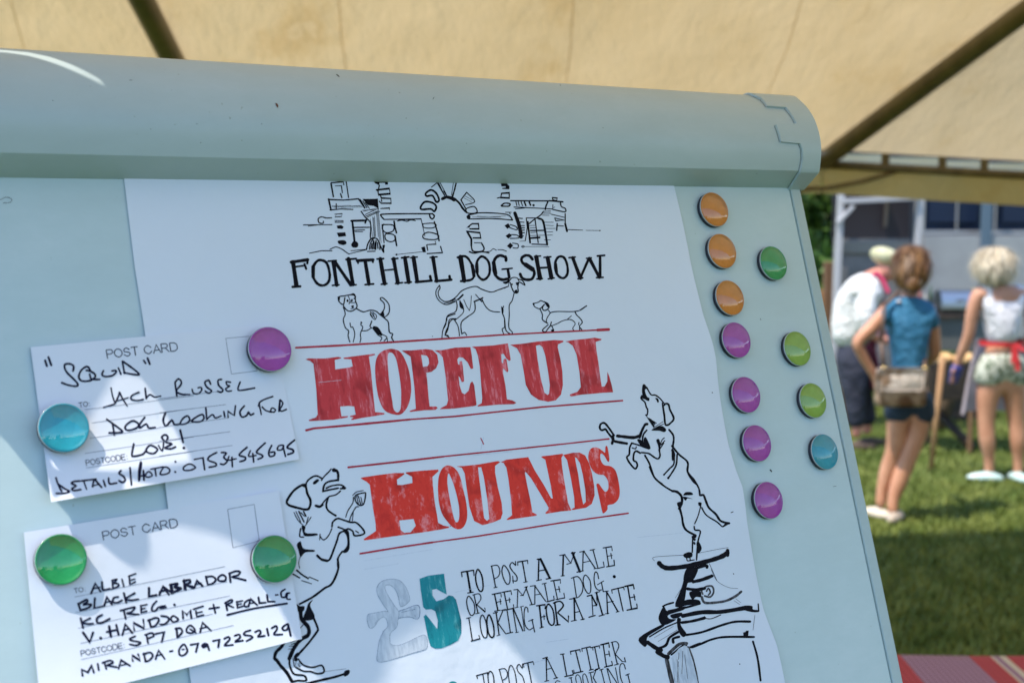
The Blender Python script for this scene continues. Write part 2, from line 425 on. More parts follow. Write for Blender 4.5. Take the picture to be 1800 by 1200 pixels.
tb('hatch', steel, 1622, 1723, .95, 1.62, 13.0); tb('hatch', steel, 1741, 2050, .62, 1.62, 13.0)
tb('hatch_post', post, 1723, 1741, .5, 2.3, 12.97, .05)
tb('counter', mat('black_counter', (.01, .012, .02), .3), 1612, 1760, .83, .94, 12.9, .2)
tb('skirt', mat('grey_skirt', (.12, .13, .13), .6), 1612, 1760, .5, .82, 12.95)
for k in range(3): tb('window', mat('hazy_window', (.012, .022, .05), .35, spec=.2), 1628 + k * 130, 1715 + k * 130, 1.74, 2.2, 13.19, .02)
simple_box('number_plate', mat('red_black_strip', (.08, .01, .012), .5), TR, (.95, 1.6, -.03, -.02, 1.70, 1.78), .002)
for x in (.2, 1.9):
    bm = bmesh.new(); tube(bm, (x, -.1, .32), (x, .12, .32), .32, n=24); link('wheel', bmm('wheel', bm), M['core'], TR)

frame_m = mat('silver_frame', (.34, .35, .36), .35, metal=.4)
for z0, z1 in ((1.625, 1.665), (2.22, 2.26)): tb('window_frame', frame_m, 1616, 2050, z0, z1, 13.17, .03)
for px in (1620, 1678, 1745, 1805): tb('window_frame', frame_m, px, px + 3, 1.665, 2.22, 13.17, .03)
for k, (px, w_, h_, cl) in enumerate([(1618, 5, .16, (.45, .05, .03)), (1627, 6, .11, (.5, .5, .45)), (1637, 4, .2, (.04, .12, .05)), (1647, 8, .09, (.4, .3, .12)), (1712, 5, .17, (.55, .45, .1)), (1722, 6, .12, (.5, .5, .52))]):
    x = (px - 900) / FPX * 12.98; ww = w_ / FPX * 12.98
    o = lathe('sauce_bottle', [(0, 0), (ww * .5, .002), (ww * .5, h_ * .62), (ww * .22, h_ * .8), (ww * .2, h_), (0, h_)], 14); o.materials.append(mat('bottle_%d' % k, cl, .3)); ob = bpy.data.objects.new('sauce_bottle', o); C.objects.link(ob); ob.location = (x, 12.98, .942)
    tag(ob, ['squat red', 'low cream', 'tall green', 'wide tan', 'tall yellow', 'low white'][k] + ' bottle on the trailer counter behind the women', 'bottle', 'bottles on the trailer counter')

# gazebo
white = mat('white_tube', (.46, .46, .48), .5)
GZ = thing('gazebo', 'white framed pop-up gazebo with grey back panel beside the tree', 'gazebo', Matrix.Translation((2.9, 11.3, 0)))
def gp(px, py, y): q = px_at(px, py, y); return q - Vector((2.9, 11.3, 0))
def gz_tube(nm, a, b_, r, m=white): simple_tube(nm, m, GZ, a, b_, r)
a = gp(1480, 352, 11.3); bb = gp(1616, 350, 11.3); c2 = gp(1565, 343, 11.3)
def sbox(nm, p, q, w_, d_, m=white):     # a squared bar between two points
    dd = q - p; L = dd.length; bm = bmesh.new(); box(bm, -w_ / 2, w_ / 2, -d_ / 2, d_ / 2, 0, L, .004); o = link(nm, bmm(nm, bm), m, GZ)
    o.location = p; o.rotation_euler = dd.to_track_quat('Z', 'Y').to_euler(); return o
sbox('post', Vector((gp(1470, 480, 11.3).x - .02, 0, 0)), Vector((gp(1478, 360, 11.3).x, 0, 2.0)), .055, .05)
sbox('post', Vector((gp(1609, 480, 11.3).x - .02, .02, 0)), Vector((gp(1618, 350, 11.3).x, .02, 2.0)), .085, .05)
sbox('top_bar', gp(1480, 354, 11.28), gp(1614, 347, 11.28), .07, .04)
sbox('brace', gp(1472, 392, 11.26), gp(1500, 362, 11.26), .05, .03)
bm = bmesh.new(); x0 = gp(1472, 400, 11.3).x; x1 = gp(1608, 400, 11.3).x
box(bm, x0, x1, .10, .13, .35, 1.62, .004); link('back_panel', bmm('back_panel', bm), mat('grey_panel', (.13, .135, .14), .5, (.19, .19, .2), 4, bump=.1, bscale=3), GZ)
bm = bmesh.new(); box(bm, x0, x1, .14, .18, 1.62, 2.05, .004); link('dark_opening', bmm('dark_opening', bm), mat('near_black', (.016, .013, .02), .5), GZ)
bm = bmesh.new(); box(bm, x0 + .02, x1, .07, .095, 1.50, 1.60, .004); link('shelf_lip', bmm('shelf_lip', bm), mat('grey_lip', (.19, .19, .18), .5), GZ)
sbox('mullion', gp(1562, 400, 11.3) + Vector((0, .1, 0)), gp(1565, 350, 11.3) + Vector((0, .1, 0)), .06, .02, mat('dark_mullion', (.07, .065, .06), .5))
bag = simple_box('notice', mat('pale_notice', (.55, .60, .68), .5), GZ, (gp(1575, 430, 11.3).x, gp(1596, 430, 11.3).x, .03, .05, 1.30, 1.50), .003)

# timber fence and post at the left
wood = mat('brown_timber', (.16, .085, .045), .7, (.25, .14, .07), 6, stretch=(1, 1, .15)); wood2 = mat('orange_timber', (.36, .19, .08), .7, (.46, .26, .12), 5, stretch=(.2, 1, 1))
F = thing('timber_fence', 'brown post and orange rail fence next to the white gazebo', 'fence', Matrix.Translation((2.7, 11.6, 0)))
def fx(px, y=11.6): return (px - 900) / FPX * y - 2.7
simple_box('post', wood, F, (fx(1447), fx(1466), -.08, .0, 0, 1.42), .006); simple_box('post', wood2, F, (fx(1488), fx(1510), .06, .12, 0, 1.40), .006)
simple_box('post', wood, F, (fx(1330), fx(1348), -.08, .0, 0, 1.42), .006)
for z in (.45, 1.02): simple_box('rail', wood2, F, (fx(1300), fx(1520), .005, .05, z, z + .15), .006)
bm = bmesh.new(); tube(bm, (fx(1452), -.02, .95), (fx(1500), -.02, 1.32), .05); link('brace', bmm('brace', bm), wood2, F)
bk = simple_box('blanket_rail', mat('sun_bleached', (.40, .33, .26), .8), F, (fx(1466), fx(1480), -.03, .0, .2, .9), .004)

# trees
def leafy(name, label, x, y, h, cr, n, seed, group=None, tint=(.03, .09, .012), tint2=(.11, .19, .03), low=.15, lf=.075):
    r = thing(name, label, 'tree', Matrix.Translation((x, y, 0)), group); rr = random.Random(seed)
    bm = bmesh.new(); tube(bm, (0, 0, 0), (.05, 0, h * .55), .11, .06, 10)
    for k in range(6): a = rr.uniform(0, 6.28); tube(bm, (.04, 0, h * (.2 + .05 * k)), (cr * .6 * cos(a), cr * .6 * sin(a), h * (.5 + .07 * k)), .04, .012, 7)
    link('trunk', bmm('trunk', bm, True), wood, r)
    cl = [(rr.gauss(0, .42) * cr, rr.gauss(0, .42) * cr, h * rr.uniform(low, .95), rr.uniform(.22, .5) * cr) for _ in range(46)]
    vs = []; fs = []
    for _ in range(n):
        cx, cy, cz, s = rr.choice(cl); q = Vector((rr.gauss(0, 1), rr.gauss(0, 1), rr.gauss(0, 1))).normalized() * s * rr.random() ** .35
        c = Vector((cx, cy, cz)) + q; d = Vector((rr.gauss(0, 1), rr.gauss(0, 1), rr.gauss(0, .7))).normalized(); e = d.orthogonal().normalized(); e = Matrix.Rotation(rr.uniform(0, 6.28), 3, d) @ e; f = d.cross(e)
        L = lf * rr.uniform(.6, 1.3); b0 = len(vs)
        vs += [tuple(c - e * L), tuple(c + f * L * .45), tuple(c + e * L), tuple(c - f * L * .45)]; fs.append((b0, b0 + 1, b0 + 2, b0 + 3))
    o = link('crown', pyd('crown', vs, fs), mat(name + '_leaf', tint, .55, tint2, 2.5, spec=.35), r); return r
leafy('bush', 'leafy green bush between the board edge and the white gazebo', 2.72, 14.2, 3.0, .85, 9000, 11)
leafy('tree', 'dark green tree behind the bush and gazebo', 2.2, 17.0, 4.6, 1.9, 9000, 12, tint=(.012, .045, .008), tint2=(.04, .10, .02), lf=.13)
leafy('tree', 'tall tree behind the catering trailer', 8.5, 20.0, 5.5, 2.4, 6000, 13, lf=.16)
for i, (x, y, lb) in enumerate([(-13, -27, 'broad tree far off at the left of the field behind the photographer'), (1, -30, 'broad tree in the middle of the field behind the photographer'), (13, -26, 'broad tree far off at the right of the field behind the photographer')]):
    leafy('tree', lb, x, y, 4.2 + i * .4, 2.6, 3000, 30 + i, 'trees across the field behind the photographer', lf=.32)

for i, (x, y, lb) in enumerate([(-5.5, -13, 'white peaked tent added at left behind the photographer for reflections'), (3.0, -15, 'white peaked tent added straight behind the photographer for reflections'), (10.5, -12, 'white peaked tent added at right behind the photographer for reflections')]):  # unseen tents added to put bright glints in the magnet domes
    r = thing('reflection_tent', lb, 'tent', Matrix.Translation((x, y, 0)), 'tents added behind the photographer for reflections')
    link('roof', pyd('roof', [(-1.5, -1.5, 2.1), (1.5, -1.5, 2.1), (1.5, 1.5, 2.1), (-1.5, 1.5, 2.1), (0, 0, 3.1)], [(0, 1, 4), (1, 2, 4), (2, 3, 4), (3, 0, 4)]), white, r)
    for px, py in ((-1.45, -1.45), (1.45, -1.45), (1.45, 1.45), (-1.45, 1.45)): simple_tube('leg', white, r, (px, py, 0), (px, py, 2.1), .03)
    simple_box('counter', M['canvas2'], r, (-1.4, 1.4, .9, 1.3, 0, .9), .01)

# ------------------------------------------------------------------ barbecue, food, odds and ends
iron = mat('sooty_iron', (.018, .014, .012), .6, (.05, .035, .025), 8)
BQ = thing('barbecue', 'long dark iron barbecue trough on legs between the two women', 'barbecue', Matrix.Translation((3.15, 10.3, 0)))
def qx(px, y=10.3): return (px - 900) / FPX * y - 3.15
simple_box('trough', iron, BQ, (qx(1626), qx(1800), -.2, .35, .42, .68), .01)
simple_box('grill_rack', mat('rack', (.06, .05, .045), .4, metal=.6), BQ, (qx(1626), qx(1800), -.2, .35, .681, .70), .003)
for px in (1700, 1790): simple_box('leg', wood, BQ, (qx(px - 3), qx(px + 3), -.2, -.16, 0, .42), .003)
for px in (1662, 1776): simple_box('leg', wood, BQ, (qx(px - 3), qx(px + 3), .3, .34, 0, .42), .003)
simple_tube('crossbar', iron, BQ, (qx(1650), .3, .38), (qx(1706), -.15, .05), .035)
bun_m = mat('toasted_bun', (.62, .34, .10), .6, (.72, .50, .26), 14); bun = lathe('bread_roll', [(0, 0), (.042, .002), (.05, .016), (.045, .034), (.025, .047), (0, .05)], 16); bun.materials.append(bun_m)
rr = random.Random(2)
for i in range(13):
    o = bpy.data.objects.new('bread_roll', bun); C.objects.link(o); o.location = (3.15 + qx(1646 + i * 5.6), 10.3 + rr.uniform(-.15, .12) , .7005); o.rotation_euler = (0, 0, rr.random() * 6); o.scale = (1, 1, rr.uniform(.9, 1.15))
    tag(o, ['leftmost', 'second', 'third', 'fourth', 'fifth', 'sixth', 'seventh', 'eighth', 'ninth', 'tenth', 'eleventh', 'twelfth', 'rightmost'][i] + (' golden bread roll' if i in (0, 12) else ' golden bread roll from the left') + ' in the row on the barbecue rack', 'bread roll', 'bread rolls on the barbecue')
CD2 = thing('chafing_dish', 'shiny steel roll-top chafing dish in front of the trailer hatch', 'chafing dish', Matrix.Translation(((1682 - 900) / FPX * 12.3, 12.3, .945)))
chrome = mat('chrome', (.42, .45, .48), .34, metal=1.0)
vs = []; fs = []
for i in range(13):
    a = pi * i / 12
    for x in (-.17, .17): vs.append((x, -.13 * cos(a), .13 * sin(a) + .06))
for i in range(12): fs.append((2 * i, 2 * i + 1, 2 * i + 3, 2 * i + 2))
fs.append([2 * i for i in range(13)]); fs.append([2 * i + 1 for i in range(12, -1, -1)])
link('lid', pyd('lid', vs, fs), chrome, CD2); simple_box('tray', chrome, CD2, (-.18, .18, -.14, .14, .02, .055), .004); simple_box('stand', iron, CD2, (-.17, .17, -.12, .12, -.03, .018), .004)
simple_tube('handle', iron, CD2, (-.04, -.145, .1), (.04, -.145, .1), .008)
TT = thing('trestle_table', 'narrow dark trestle table carrying the chafing dish', 'table', Matrix.Translation((4.1, 12.3, 0)))
simple_box('tabletop', iron, TT, (-.4, .5, -.2, .2, .88, .912), .004)
for x in (-.35, .45):
    for y in (-.16, .16): simple_box('leg', iron, TT, (x - .02, x + .02, y - .02, y + .02, 0, .88), .003)
ST = simple_tube('stake', mat('stake_wood', (.34, .18, .08), .7, (.42, .25, .12), 10), None, (0, 0, 0), (.06, 0, .83), .019, .021, 10); ST.location = px_ground(1636, 829); tag(ST, 'tall wooden stake standing in the grass right of the woman in blue', 'stake')
LGM = mat('bark_log', (.05, .035, .02), .8, (.11, .07, .035), 9)
lg = simple_tube('log', LGM, None, (0, 0, 0), (.32, .2, .62), .09, .07, 12); lg.location = ((1712 - 900) / FPX * 11.2 - .3, 11.2, .03); tag(lg, 'thick dark log leaning under the barbecue', 'log')
# crate of firewood and dark tubs in the shade behind
TU = thing('storage_tub', 'dark plastic tub on the grass behind the barbecue', 'tub', Matrix.Translation((3.75, 11.9, 0)))
simple_box('body', iron, TU, (-.25, .45, -.2, .3, 0, .42), .03); simple_box('lid', mat('tub_lid', (.03, .03, .035), .4), TU, (-.27, .47, -.22, .32, .422, .46), .01)

# ------------------------------------------------------------------ table with a striped cloth, bottom right
TB = thing('picnic_table', 'low wooden table under the red striped cloth', 'table', Matrix.Translation((1.75, 2.75, 0)))
ty = 3.30; 
simple_box('tabletop', wood, TB, (-.95, .95, -.52, .52, .70, .735), .004)
for x in (-.85, .85):
    for y in (-.45, .45): simple_box('leg', wood, TB, (x - .03, x + .03, y - .03, y + .03, 0, .70), .004)
cm, nt, p = new_mat('striped_cloth')
tc = nt.nodes.new('ShaderNodeTexCoord'); sp_ = nt.nodes.new('ShaderNodeSeparateXYZ'); nt.links.new(tc.outputs['Object'], sp_.inputs[0])
cr_ = nt.nodes.new('ShaderNodeValToRGB'); cr_.color_ramp.interpolation = 'CONSTANT'
mr = nt.nodes.new('ShaderNodeMapRange'); mr.inputs['From Min'].default_value = -1; mr.inputs['From Max'].default_value = 1; nt.links.new(sp_.outputs[0], mr.inputs[0]); nt.links.new(mr.outputs[0], cr_.inputs[0])
red = (.30, .032, .045); mau = (.23, .12, .19); crm = (.44, .36, .31); pk = (.40, .07, .10)
stops = []
x = -1.0; pat = [(red, .10), (mau, .175), (red, .065), (crm, .014), (mau, .014), (crm, .014), (red, .06), (pk, .10), (crm, .02), (red, .05)]
sts = []
for _ in range(1):
    xx = -.99
    xx = -.99; seq = [(red, .212), (mau, .1725), (red, .052), (crm, .014), (mau, .014), (crm, .0145), (red, .11), (mau, .17), (red, .11), (crm, .014), (mau, .014), (crm, .014), (red, .11), (mau, .17), (red, .11), (crm, .014), (mau, .014), (crm, .014), (red, .11), (mau, .17), (red, .11)]
    for c, w_ in seq: sts.append(((xx + 1) / 2, c)); xx += w_
e = cr_.color_ramp.elements
while len(e) < len(sts): e.new(.5)
for i, (pp, c) in enumerate(sts): e[i].position = max(0, min(1, pp)); e[i].color = (*c, 1)
wv = nt.nodes.new('ShaderNodeTexWave'); wv.bands_direction = 'X'; wv.inputs['Scale'].default_value = 22; wv.inputs['Distortion'].default_value = .4
wv2 = nt.nodes.new('ShaderNodeTexWave'); wv2.bands_direction = 'Y'; wv2.inputs['Scale'].default_value = 22; wv2.inputs['Distortion'].default_value = .4
nt.links.new(tc.outputs['Object'], wv.inputs[0]); nt.links.new(tc.outputs['Object'], wv2.inputs[0])
ad = nt.nodes.new('ShaderNodeMath'); ad.operation = 'ADD'; nt.links.new(wv.outputs['Fac'], ad.inputs[0]); nt.links.new(wv2.outputs['Fac'], ad.inputs[1])
rm_ = ramp(nt, ad.outputs[0], [(.0, (.78, .74, .76)), (.7, (.95, .95, .98)), (1, (1.45, 1.7, 1.7))]); mx = nt.nodes.new('ShaderNodeMixRGB'); mx.blend_type = 'MULTIPLY'; mx.inputs[0].default_value = 1
nt.links.new(cr_.outputs[0], mx.inputs[1]); nt.links.new(rm_.outputs[0], mx.inputs[2]); nt.links.new(mx.outputs[0], p.inputs['Base Color']); p.inputs['Roughness'].default_value = .9
vs = []; fs = []; nx, ny = 60, 40
for j in range(ny + 1):
    for i in range(nx + 1):
        x = -1.12 + 2.24 * i / nx; y = -.7 + 1.4 * j / ny; ex_ = max(0, abs(x) - .97); ey_ = max(0, abs(y) - .545)
        X = max(-.975, min(.975, x)) + (.02 * sin(y * 14) * (ex_ > 0)); Y = max(-.55, min(.55, y)) + (.02 * sin(x * 13)) * (ey_ > 0)
        vs.append((X, Y, .0045 - ex_ - ey_ + .002 * sin(x * 9) * sin(y * 8) * (ex_ + ey_ == 0)))
for j in range(ny):
    for i in range(nx): a = j * (nx + 1) + i; fs.append((a, a + 1, a + nx + 2, a + nx + 1))
tc_ = link('tablecloth', pyd('tablecloth', vs, fs, True), cm); tc_.location = (1.75, 2.75, .735); tag(tc_, 'red woven tablecloth with mauve and cream stripes in the near corner', 'tablecloth')

# ------------------------------------------------------------------ people
def skinned(name, V_, E_, m, parent, sub=2):
    me = bpy.data.meshes.new(name); me.from_pydata([v[:3] for v in V_], E_, []); o = bpy.data.objects.new(name, me); C.objects.link(o)
    s = o.modifiers.new('s', 'SKIN'); s.use_smooth_shade = True
    sk = me.skin_vertices[0].data if me.skin_vertices else None
    if sk is None:
        bpy.context.view_layer.objects.active = o
        bpy.context.view_layer.update(); sk = me.skin_vertices[0].data
    for i, v in enumerate(V_):
        r = v[3]; sk[i].radius = (r[0], r[1]) if isinstance(r, tuple) else (r, r)
    sk[0].use_root = True
    ss_ = o.modifiers.new('u', 'SUBSURF'); ss_.levels = sub; ss_.render_levels = sub
    dg = bpy.context.evaluated_depsgraph_get(); ev = o.evaluated_get(dg); m2 = bpy.data.meshes.new_from_object(ev); o.modifiers.clear(); o.data = m2
    m2.materials.clear(); m2.materials.append(m); m2.polygons.foreach_set('use_smooth', [True] * len(m2.polygons)); o.parent = parent; return o
def chain(V_, E_, start, pts):
    prev = start
    for p_ in pts: V_.append(p_); E_.append((prev, len(V_) - 1)); prev = len(V_) - 1
    return prev
skin1 = mat('skin', (.47, .22, .13), .5, (.60, .31, .20), 7); skin2 = mat('tanned_skin', (.42, .19, .11), .5, (.52, .25, .15), 6)
def hand(V_, E_, w_, d, curl=(0, 0, -1)):
    """palm and five short fingers at wrist vertex index w_"""
    x, y, z = V_[w_][:3]; D = Vector(d).normalized(); sd = D.orthogonal().normalized()
    V_.append((x + D.x * .045, y + D.y * .045, z + D.z * .045, (.034, .018))); E_.append((w_, len(V_) - 1)); pm = len(V_) - 1
    for k in (-1.5, -.5, .5, 1.5):
        b_ = Vector((x, y, z)) + D * .085 + sd * (.018 * k); t_ = b_ + D * (.055 - .006 * abs(k)) + Vector(curl) * .015
        chain(V_, E_, pm, [(*b_, .0095), (*t_, .0075)])
    b_ = Vector((x, y, z)) + D * .035 + sd * .045; chain(V_, E_, pm, [(*b_, .011), (*(b_ + D * .035), .009)])
def person(label, pos, rz=0):
    return thing('person', label, 'person', Matrix.Translation(pos) @ Matrix.Rotation(rz, 4, 'Z'))
def ellip(name, m, parent, c, r, sub=3, noise=0, seed=0, rot=None):
    bm = bmesh.new(); bmesh.ops.create_icosphere(bm, subdivisions=sub, radius=1); rr = random.Random(seed)
    for v in bm.verts:
        k = 1 + noise * (sin(v.co.x * 9 + seed) * sin(v.co.z * 7) + .6 * sin(v.co.y * 13 + v.co.z * 11))
        v.co = Vector((v.co.x * r[0] * k, v.co.y * r[1] * k, v.co.z * r[2] * k))
    o = link(name, bmm(name, bm, True), m, parent); o.location = c
    if rot: o.rotation_euler = rot
    return o
def locks(name, m, parent, c, r, n, seed, down=.35, fl=1.0):
    rr = random.Random(seed); vs = []; fs = []
    for _ in range(n):
        d = Vector((rr.gauss(0, 1), rr.gauss(0, 1), rr.gauss(.25, 1))).normalized(); p0 = Vector((d.x * r[0], d.y * r[1], d.z * r[2])); tg = Vector((d.x * .4, d.y * .4, -1)); tg = (tg - d * tg.dot(d)).normalized(); sd = d.cross(tg).normalized()
        L = rr.uniform(.05, .13) * down * 2.4; w_ = rr.uniform(.002, .005); k = rr.uniform(1.0, 1.05); a0 = p0 * k; a1 = p0 * (k + .05 * fl) + tg * L * .5 + sd * rr.uniform(-.01, .01); a2 = p0 * (k + rr.uniform(-.02, .08) * fl) + tg * L
        b0 = len(vs); vs += [tuple(a0 - sd * w_), tuple(a0 + sd * w_), tuple(a1 - sd * w_), tuple(a1 + sd * w_), tuple(a2)]; fs += [(b0, b0 + 1, b0 + 3, b0 + 2), (b0 + 2, b0 + 3, b0 + 4)]
    o = link(name, pyd(name, vs, fs), m, parent); o.location = c; return o
def shoe(name, m, parent, x, y, yaw, L=.25):
    bm = bmesh.new(); bmesh.ops.create_icosphere(bm, subdivisions=3, radius=1)
    for v in bm.verts:
        c = v.co; w_ = 1 - .25 * max(0, -c.y) ** 2
        c.x *= .045 * w_; zz = c.z; c.z = (.045 * (1 - .35 * max(0, c.y)) * zz if zz > 0 else .02 * zz) + .02; c.y *= L / 2
    o = link(name, bmm(name, bm, True), m, parent); o.location = (x, y, 0.004); o.rotation_euler = (0, 0, yaw); return o

# woman in blue polo, seen from behind
k1 = 2350 / 7.93
def b1(px, py, y=0, r=.05): return ((px - 1590) / k1, y, 1.85 - (py - 372) / k1, r)
PW = person('woman in a blue polo shirt and dark shorts, one hand on her hip', ((1590 - 900) / k1, 7.93, 0))
V_ = [b1(1606, 690, 0, (.125, .09))]; E_ = []
w1 = chain(V_, E_, 0, [b1(1602, 640, 0, (.10, .07)), b1(1600, 590, 0, (.10, .07)), b1(1599, 550, .0, (.10, .06)), b1(1600, 528, .01, (.06, .055)), b1(1601, 508, .01, .045), b1(1603, 490, .03, (.07, .08)), b1(1603, 468, .03, (.076, .09))])
la = chain(V_, E_, 3, [b1(1561, 545, 0, .052), b1(1535, 572, -.03, .044), b1(1503, 600, -.05, .038), b1(1522, 632, -.03, .033), b1(1541, 662, -.02, .025)]); hand(V_, E_, la, (.5, .1, -.6))
ra = chain(V_, E_, 3, [b1(1636, 545, 0, .052), b1(1645, 585, .02, .046), b1(1652, 625, .04, .040), b1(1645, 640, .15, .034), b1(1638, 650, .27, .026)]); hand(V_, E_, ra, (0, 1, 0))
chain(V_, E_, 0, [b1(1588, 730, 0, .084), b1(1585, 770, 0, .066), b1(1582, 800, .01, .056), b1(1573, 830, .03, .056), b1(1563, 870, .03, .036), b1(1560, 900, .02, .032)])
chain(V_, E_, 0, [b1(1624, 730, 0, .088), b1(1614, 775, -.01, .070), b1(1603, 806, -.02, .058), b1(1592, 840, -.02, .058), b1(1577, 880, -.04, .038), b1(1575, 905, -.06, .033)])
skinned('body', V_, E_, skin1, PW)
blue = mat('blue_polo', (.018, .145, .29), .7, (.03, .19, .37), 7, bump=1.0, bscale=9, bdist=.06)
V_ = [b1(1603, 672, 0, (.125, .098))]; E_ = []
chain(V_, E_, 0, [b1(1602, 640, 0, (.130, .105)), b1(1601, 600, 0, (.142, .115)), b1(1600, 563, .0, (.155, .12)), b1(1600, 534, .0, (.11, .095)), b1(1600, 520, .01, .066)])
chain(V_, E_, 3, [b1(1562, 543, 0, .070), b1(1543, 566, -.015, .066)]); chain(V_, E_, 3, [b1(1638, 545, 0, .070), b1(1647, 582, .02, .066)])
skinned('polo_shirt', V_, E_, blue, PW)
V_ = [b1(1606, 690, 0, (.142, .112))]; E_ = []; den = mat('dark_denim', (.012, .022, .045), .8, (.02, .04, .07), 8)
chain(V_, E_, 0, [b1(1605, 672, 0, (.128, .10))]); chain(V_, E_, 0, [b1(1586, 722, 0, .098), b1(1583, 748, 0, .092)]); chain(V_, E_, 0, [b1(1626, 722, 0, .10), b1(1622, 750, 0, .095)])
skinned('shorts', V_, E_, den, PW)
hair = mat('auburn_hair', (.09, .035, .012), .45, (.30, .16, .06), 30, stretch=(1, 1, .3), bump=.6, bscale=40)
hq = b1(1602, 470); ellip('hair', hair, PW, (hq[0], .005, hq[2] + .0), (.105, .125, .135), 4, .03, 2); locks('hair_locks', hair, PW, (hq[0], .005, hq[2]), (.105, .125, .135), 1300, 4, .36, .25); hq = b1(1598, 497); ellip('hair_bun', hair, PW, (hq[0], -.09, hq[2]), (.05, .05, .06), 3, .06, 5)
shoe('shoe', mat('cream_shoe', (.62, .55, .46), .7), PW, (1556 - 1590) / k1, .05, .55); shoe('shoe', mat('beige_shoe', (.42, .36, .30), .7), PW, (1582 - 1590) / k1, -.04, -.5, .28)
ellip('logo_print', mat('white_logo', (.6, .62, .7), .6), PW, (*b1(1575, 528)[:1], -.075, b1(1575, 528)[2]), (.016, .012, .01), 2)
BG = thing('shoulder_bag', 'tan and white leather shoulder bag hanging on the hip of the woman in blue', 'bag', Matrix.Translation(((1577 - 900) / k1, 7.80, 1.85 - (672 - 372) / k1)))
bm = bmesh.new(); box(bm, -.15, .15, -.045, .045, -.13, .10, .035); link('pouch', bmm('pouch', bm, True), mat('tan_leather', (.13, .06, .03), .45, (.40, .28, .2), 7, lo=.45, hi=.55, bump=1, bscale=8, bdist=.03), BG)
bm = bmesh.new(); box(bm, -.155, .12, -.056, -.046, -.03, .105, .02); link('flap', bmm('flap', bm, True), mat('pale_leather', (.30, .20, .14), .4, (.72, .64, .6), 7, lo=.40, hi=.52, bump=1, bscale=9, bdist=.03), BG)
bm = bmesh.new(); pts = [(-.10, 0, .09), (-.115, .02, .25), (-.10, .03, .46), (.0, .08, .545)]
for a, b_ in zip(pts, pts[1:]): tube(bm, a, b_, .011)
pts = [(.14, 0, .08), (.15, .05, .16)]; tube(bm, *pts, .011); link('strap', bmm('strap', bm, True), mat('strap_leather', (.13, .08, .06), .6), BG)
for x in (-.10, .14): ellip('ring', mat('brass', (.6, .45, .2), .3, metal=1), BG, (x, -.01, .095), (.018, .01, .018), 2)

# blonde woman in white vest
k2 = 2350 / 9.1
def b2(px, py, y=0, r=.05): return ((px - 1760) / k2, y, 1.85 - (py - 372) / k2, r)
PB = person('blonde woman in a white vest and floral shorts with a red apron tie', ((1760 - 900) / k2, 9.1, 0))
V_ = [b2(1766, 630, 0, (.15, .115))]; E_ = []
chain(V_, E_, 0, [b2(1764, 595, 0, (.11, .08)), b2(1762, 560, 0, (.11, .08)), b2(1761, 522, 0, (.13, .08)), b2(1758, 502, .01, (.07, .06)), b2(1756, 490, .01, .048), b2(1750, 475, .03, (.075, .085)), b2(1750, 458, .03, (.078, .09))])
la = chain(V_, E_, 3, [b2(1719, 515, 0, .058), b2(1711, 550, 0, .046), b2(1708, 590, .02, .040), b2(1701, 620, .06, .034), b2(1697, 642, .10, .026)]); hand(V_, E_, la, (-.1, .4, -1))
ra = chain(V_, E_, 3, [b2(1803, 515, 0, .058), b2(1814, 550, 0, .046), b2(1820, 590, .02, .040), b2(1815, 615, .12, .034), b2(1808, 630, .22, .026)]); hand(V_, E_, ra, (0, 1, -.2))
chain(V_, E_, 0, [b2(1744, 680, 0, .092), b2(1742, 720, 0, .068), b2(1742, 750, 0, .058), b2(1744, 775, -.01, .060), b2(1750, 810, 0, .038), b2(1751, 840, 0, .034)])
chain(V_, E_, 0, [b2(1790, 680, 0, .092), b2(1793, 720, 0, .068), b2(1797, 750, 0, .058), b2(1799, 775, -.01, .060), b2(1802, 810, 0, .038), b2(1803, 842, 0, .034)])
skinned('body', V_, E_, skin1, PB)
wv_ = mat('white_vest', (.70, .70, .74), .8, bump=1.0, bscale=8, bdist=.06)
V_ = [b2(1765, 612, 0, (.15, .115))]; E_ = []
chain(V_, E_, 0, [b2(1763, 568, 0, (.15, .115)), b2(1762, 532, 0, (.15, .112))]); chain(V_, E_, 2, [b2(1733, 512, -.01, .062), b2(1735, 498, .0, .044)]); chain(V_, E_, 2, [b2(1792, 512, -.01, .062), b2(1792, 498, .0, .044)])
skinned('vest', V_, E_, wv_, PB)
fl = mat('floral_shorts', (.50, .52, .44), .8, (.07, .11, .05), 26, lo=.5, hi=.6, detail=2)
V_ = [b2(1766, 628, 0, (.168, .13))]; E_ = []; chain(V_, E_, 0, [b2(1765, 606, 0, (.145, .11))]); chain(V_, E_, 0, [b2(1742, 660, 0, .112), b2(1740, 682, 0, .108)]); chain(V_, E_, 0, [b2(1792, 660, 0, .112), b2(1795, 682, 0, .108)])
skinned('shorts', V_, E_, fl, PB)
rd = mat('red_ribbon', (.60, .03, .035), .6)
bm = bmesh.new(); n = 28
ringA = [bm.verts.new((b2(1765, 604)[0] + .152 * cos(2 * pi * i / n), .118 * sin(2 * pi * i / n), b2(1765, 606)[2])) for i in range(n)]; ringB = [bm.verts.new((v.co.x, v.co.y, v.co.z + .03)) for v in ringA]
for i in range(n): bm.faces.new((ringA[i], ringA[(i + 1) % n], ringB[(i + 1) % n], ringB[i]))
x_ = b2(1775, 604)[0]; z_ = b2(1775, 606)[2]
for dx, dz, ww in ((.02, -.16, .035), (-.01, -.11, .04), (.07, -.03, .04)):
    a = [bm.verts.new(q) for q in ((x_ - ww / 2, -.135, z_ + .02), (x_ + ww / 2, -.135, z_ + .02), (x_ + dx + ww / 2, -.155, z_ + dz), (x_ + dx - ww / 2, -.155, z_ + dz))]; bm.faces.new(a)
link('apron_tie', bmm('apron_tie', bm), rd, PB)
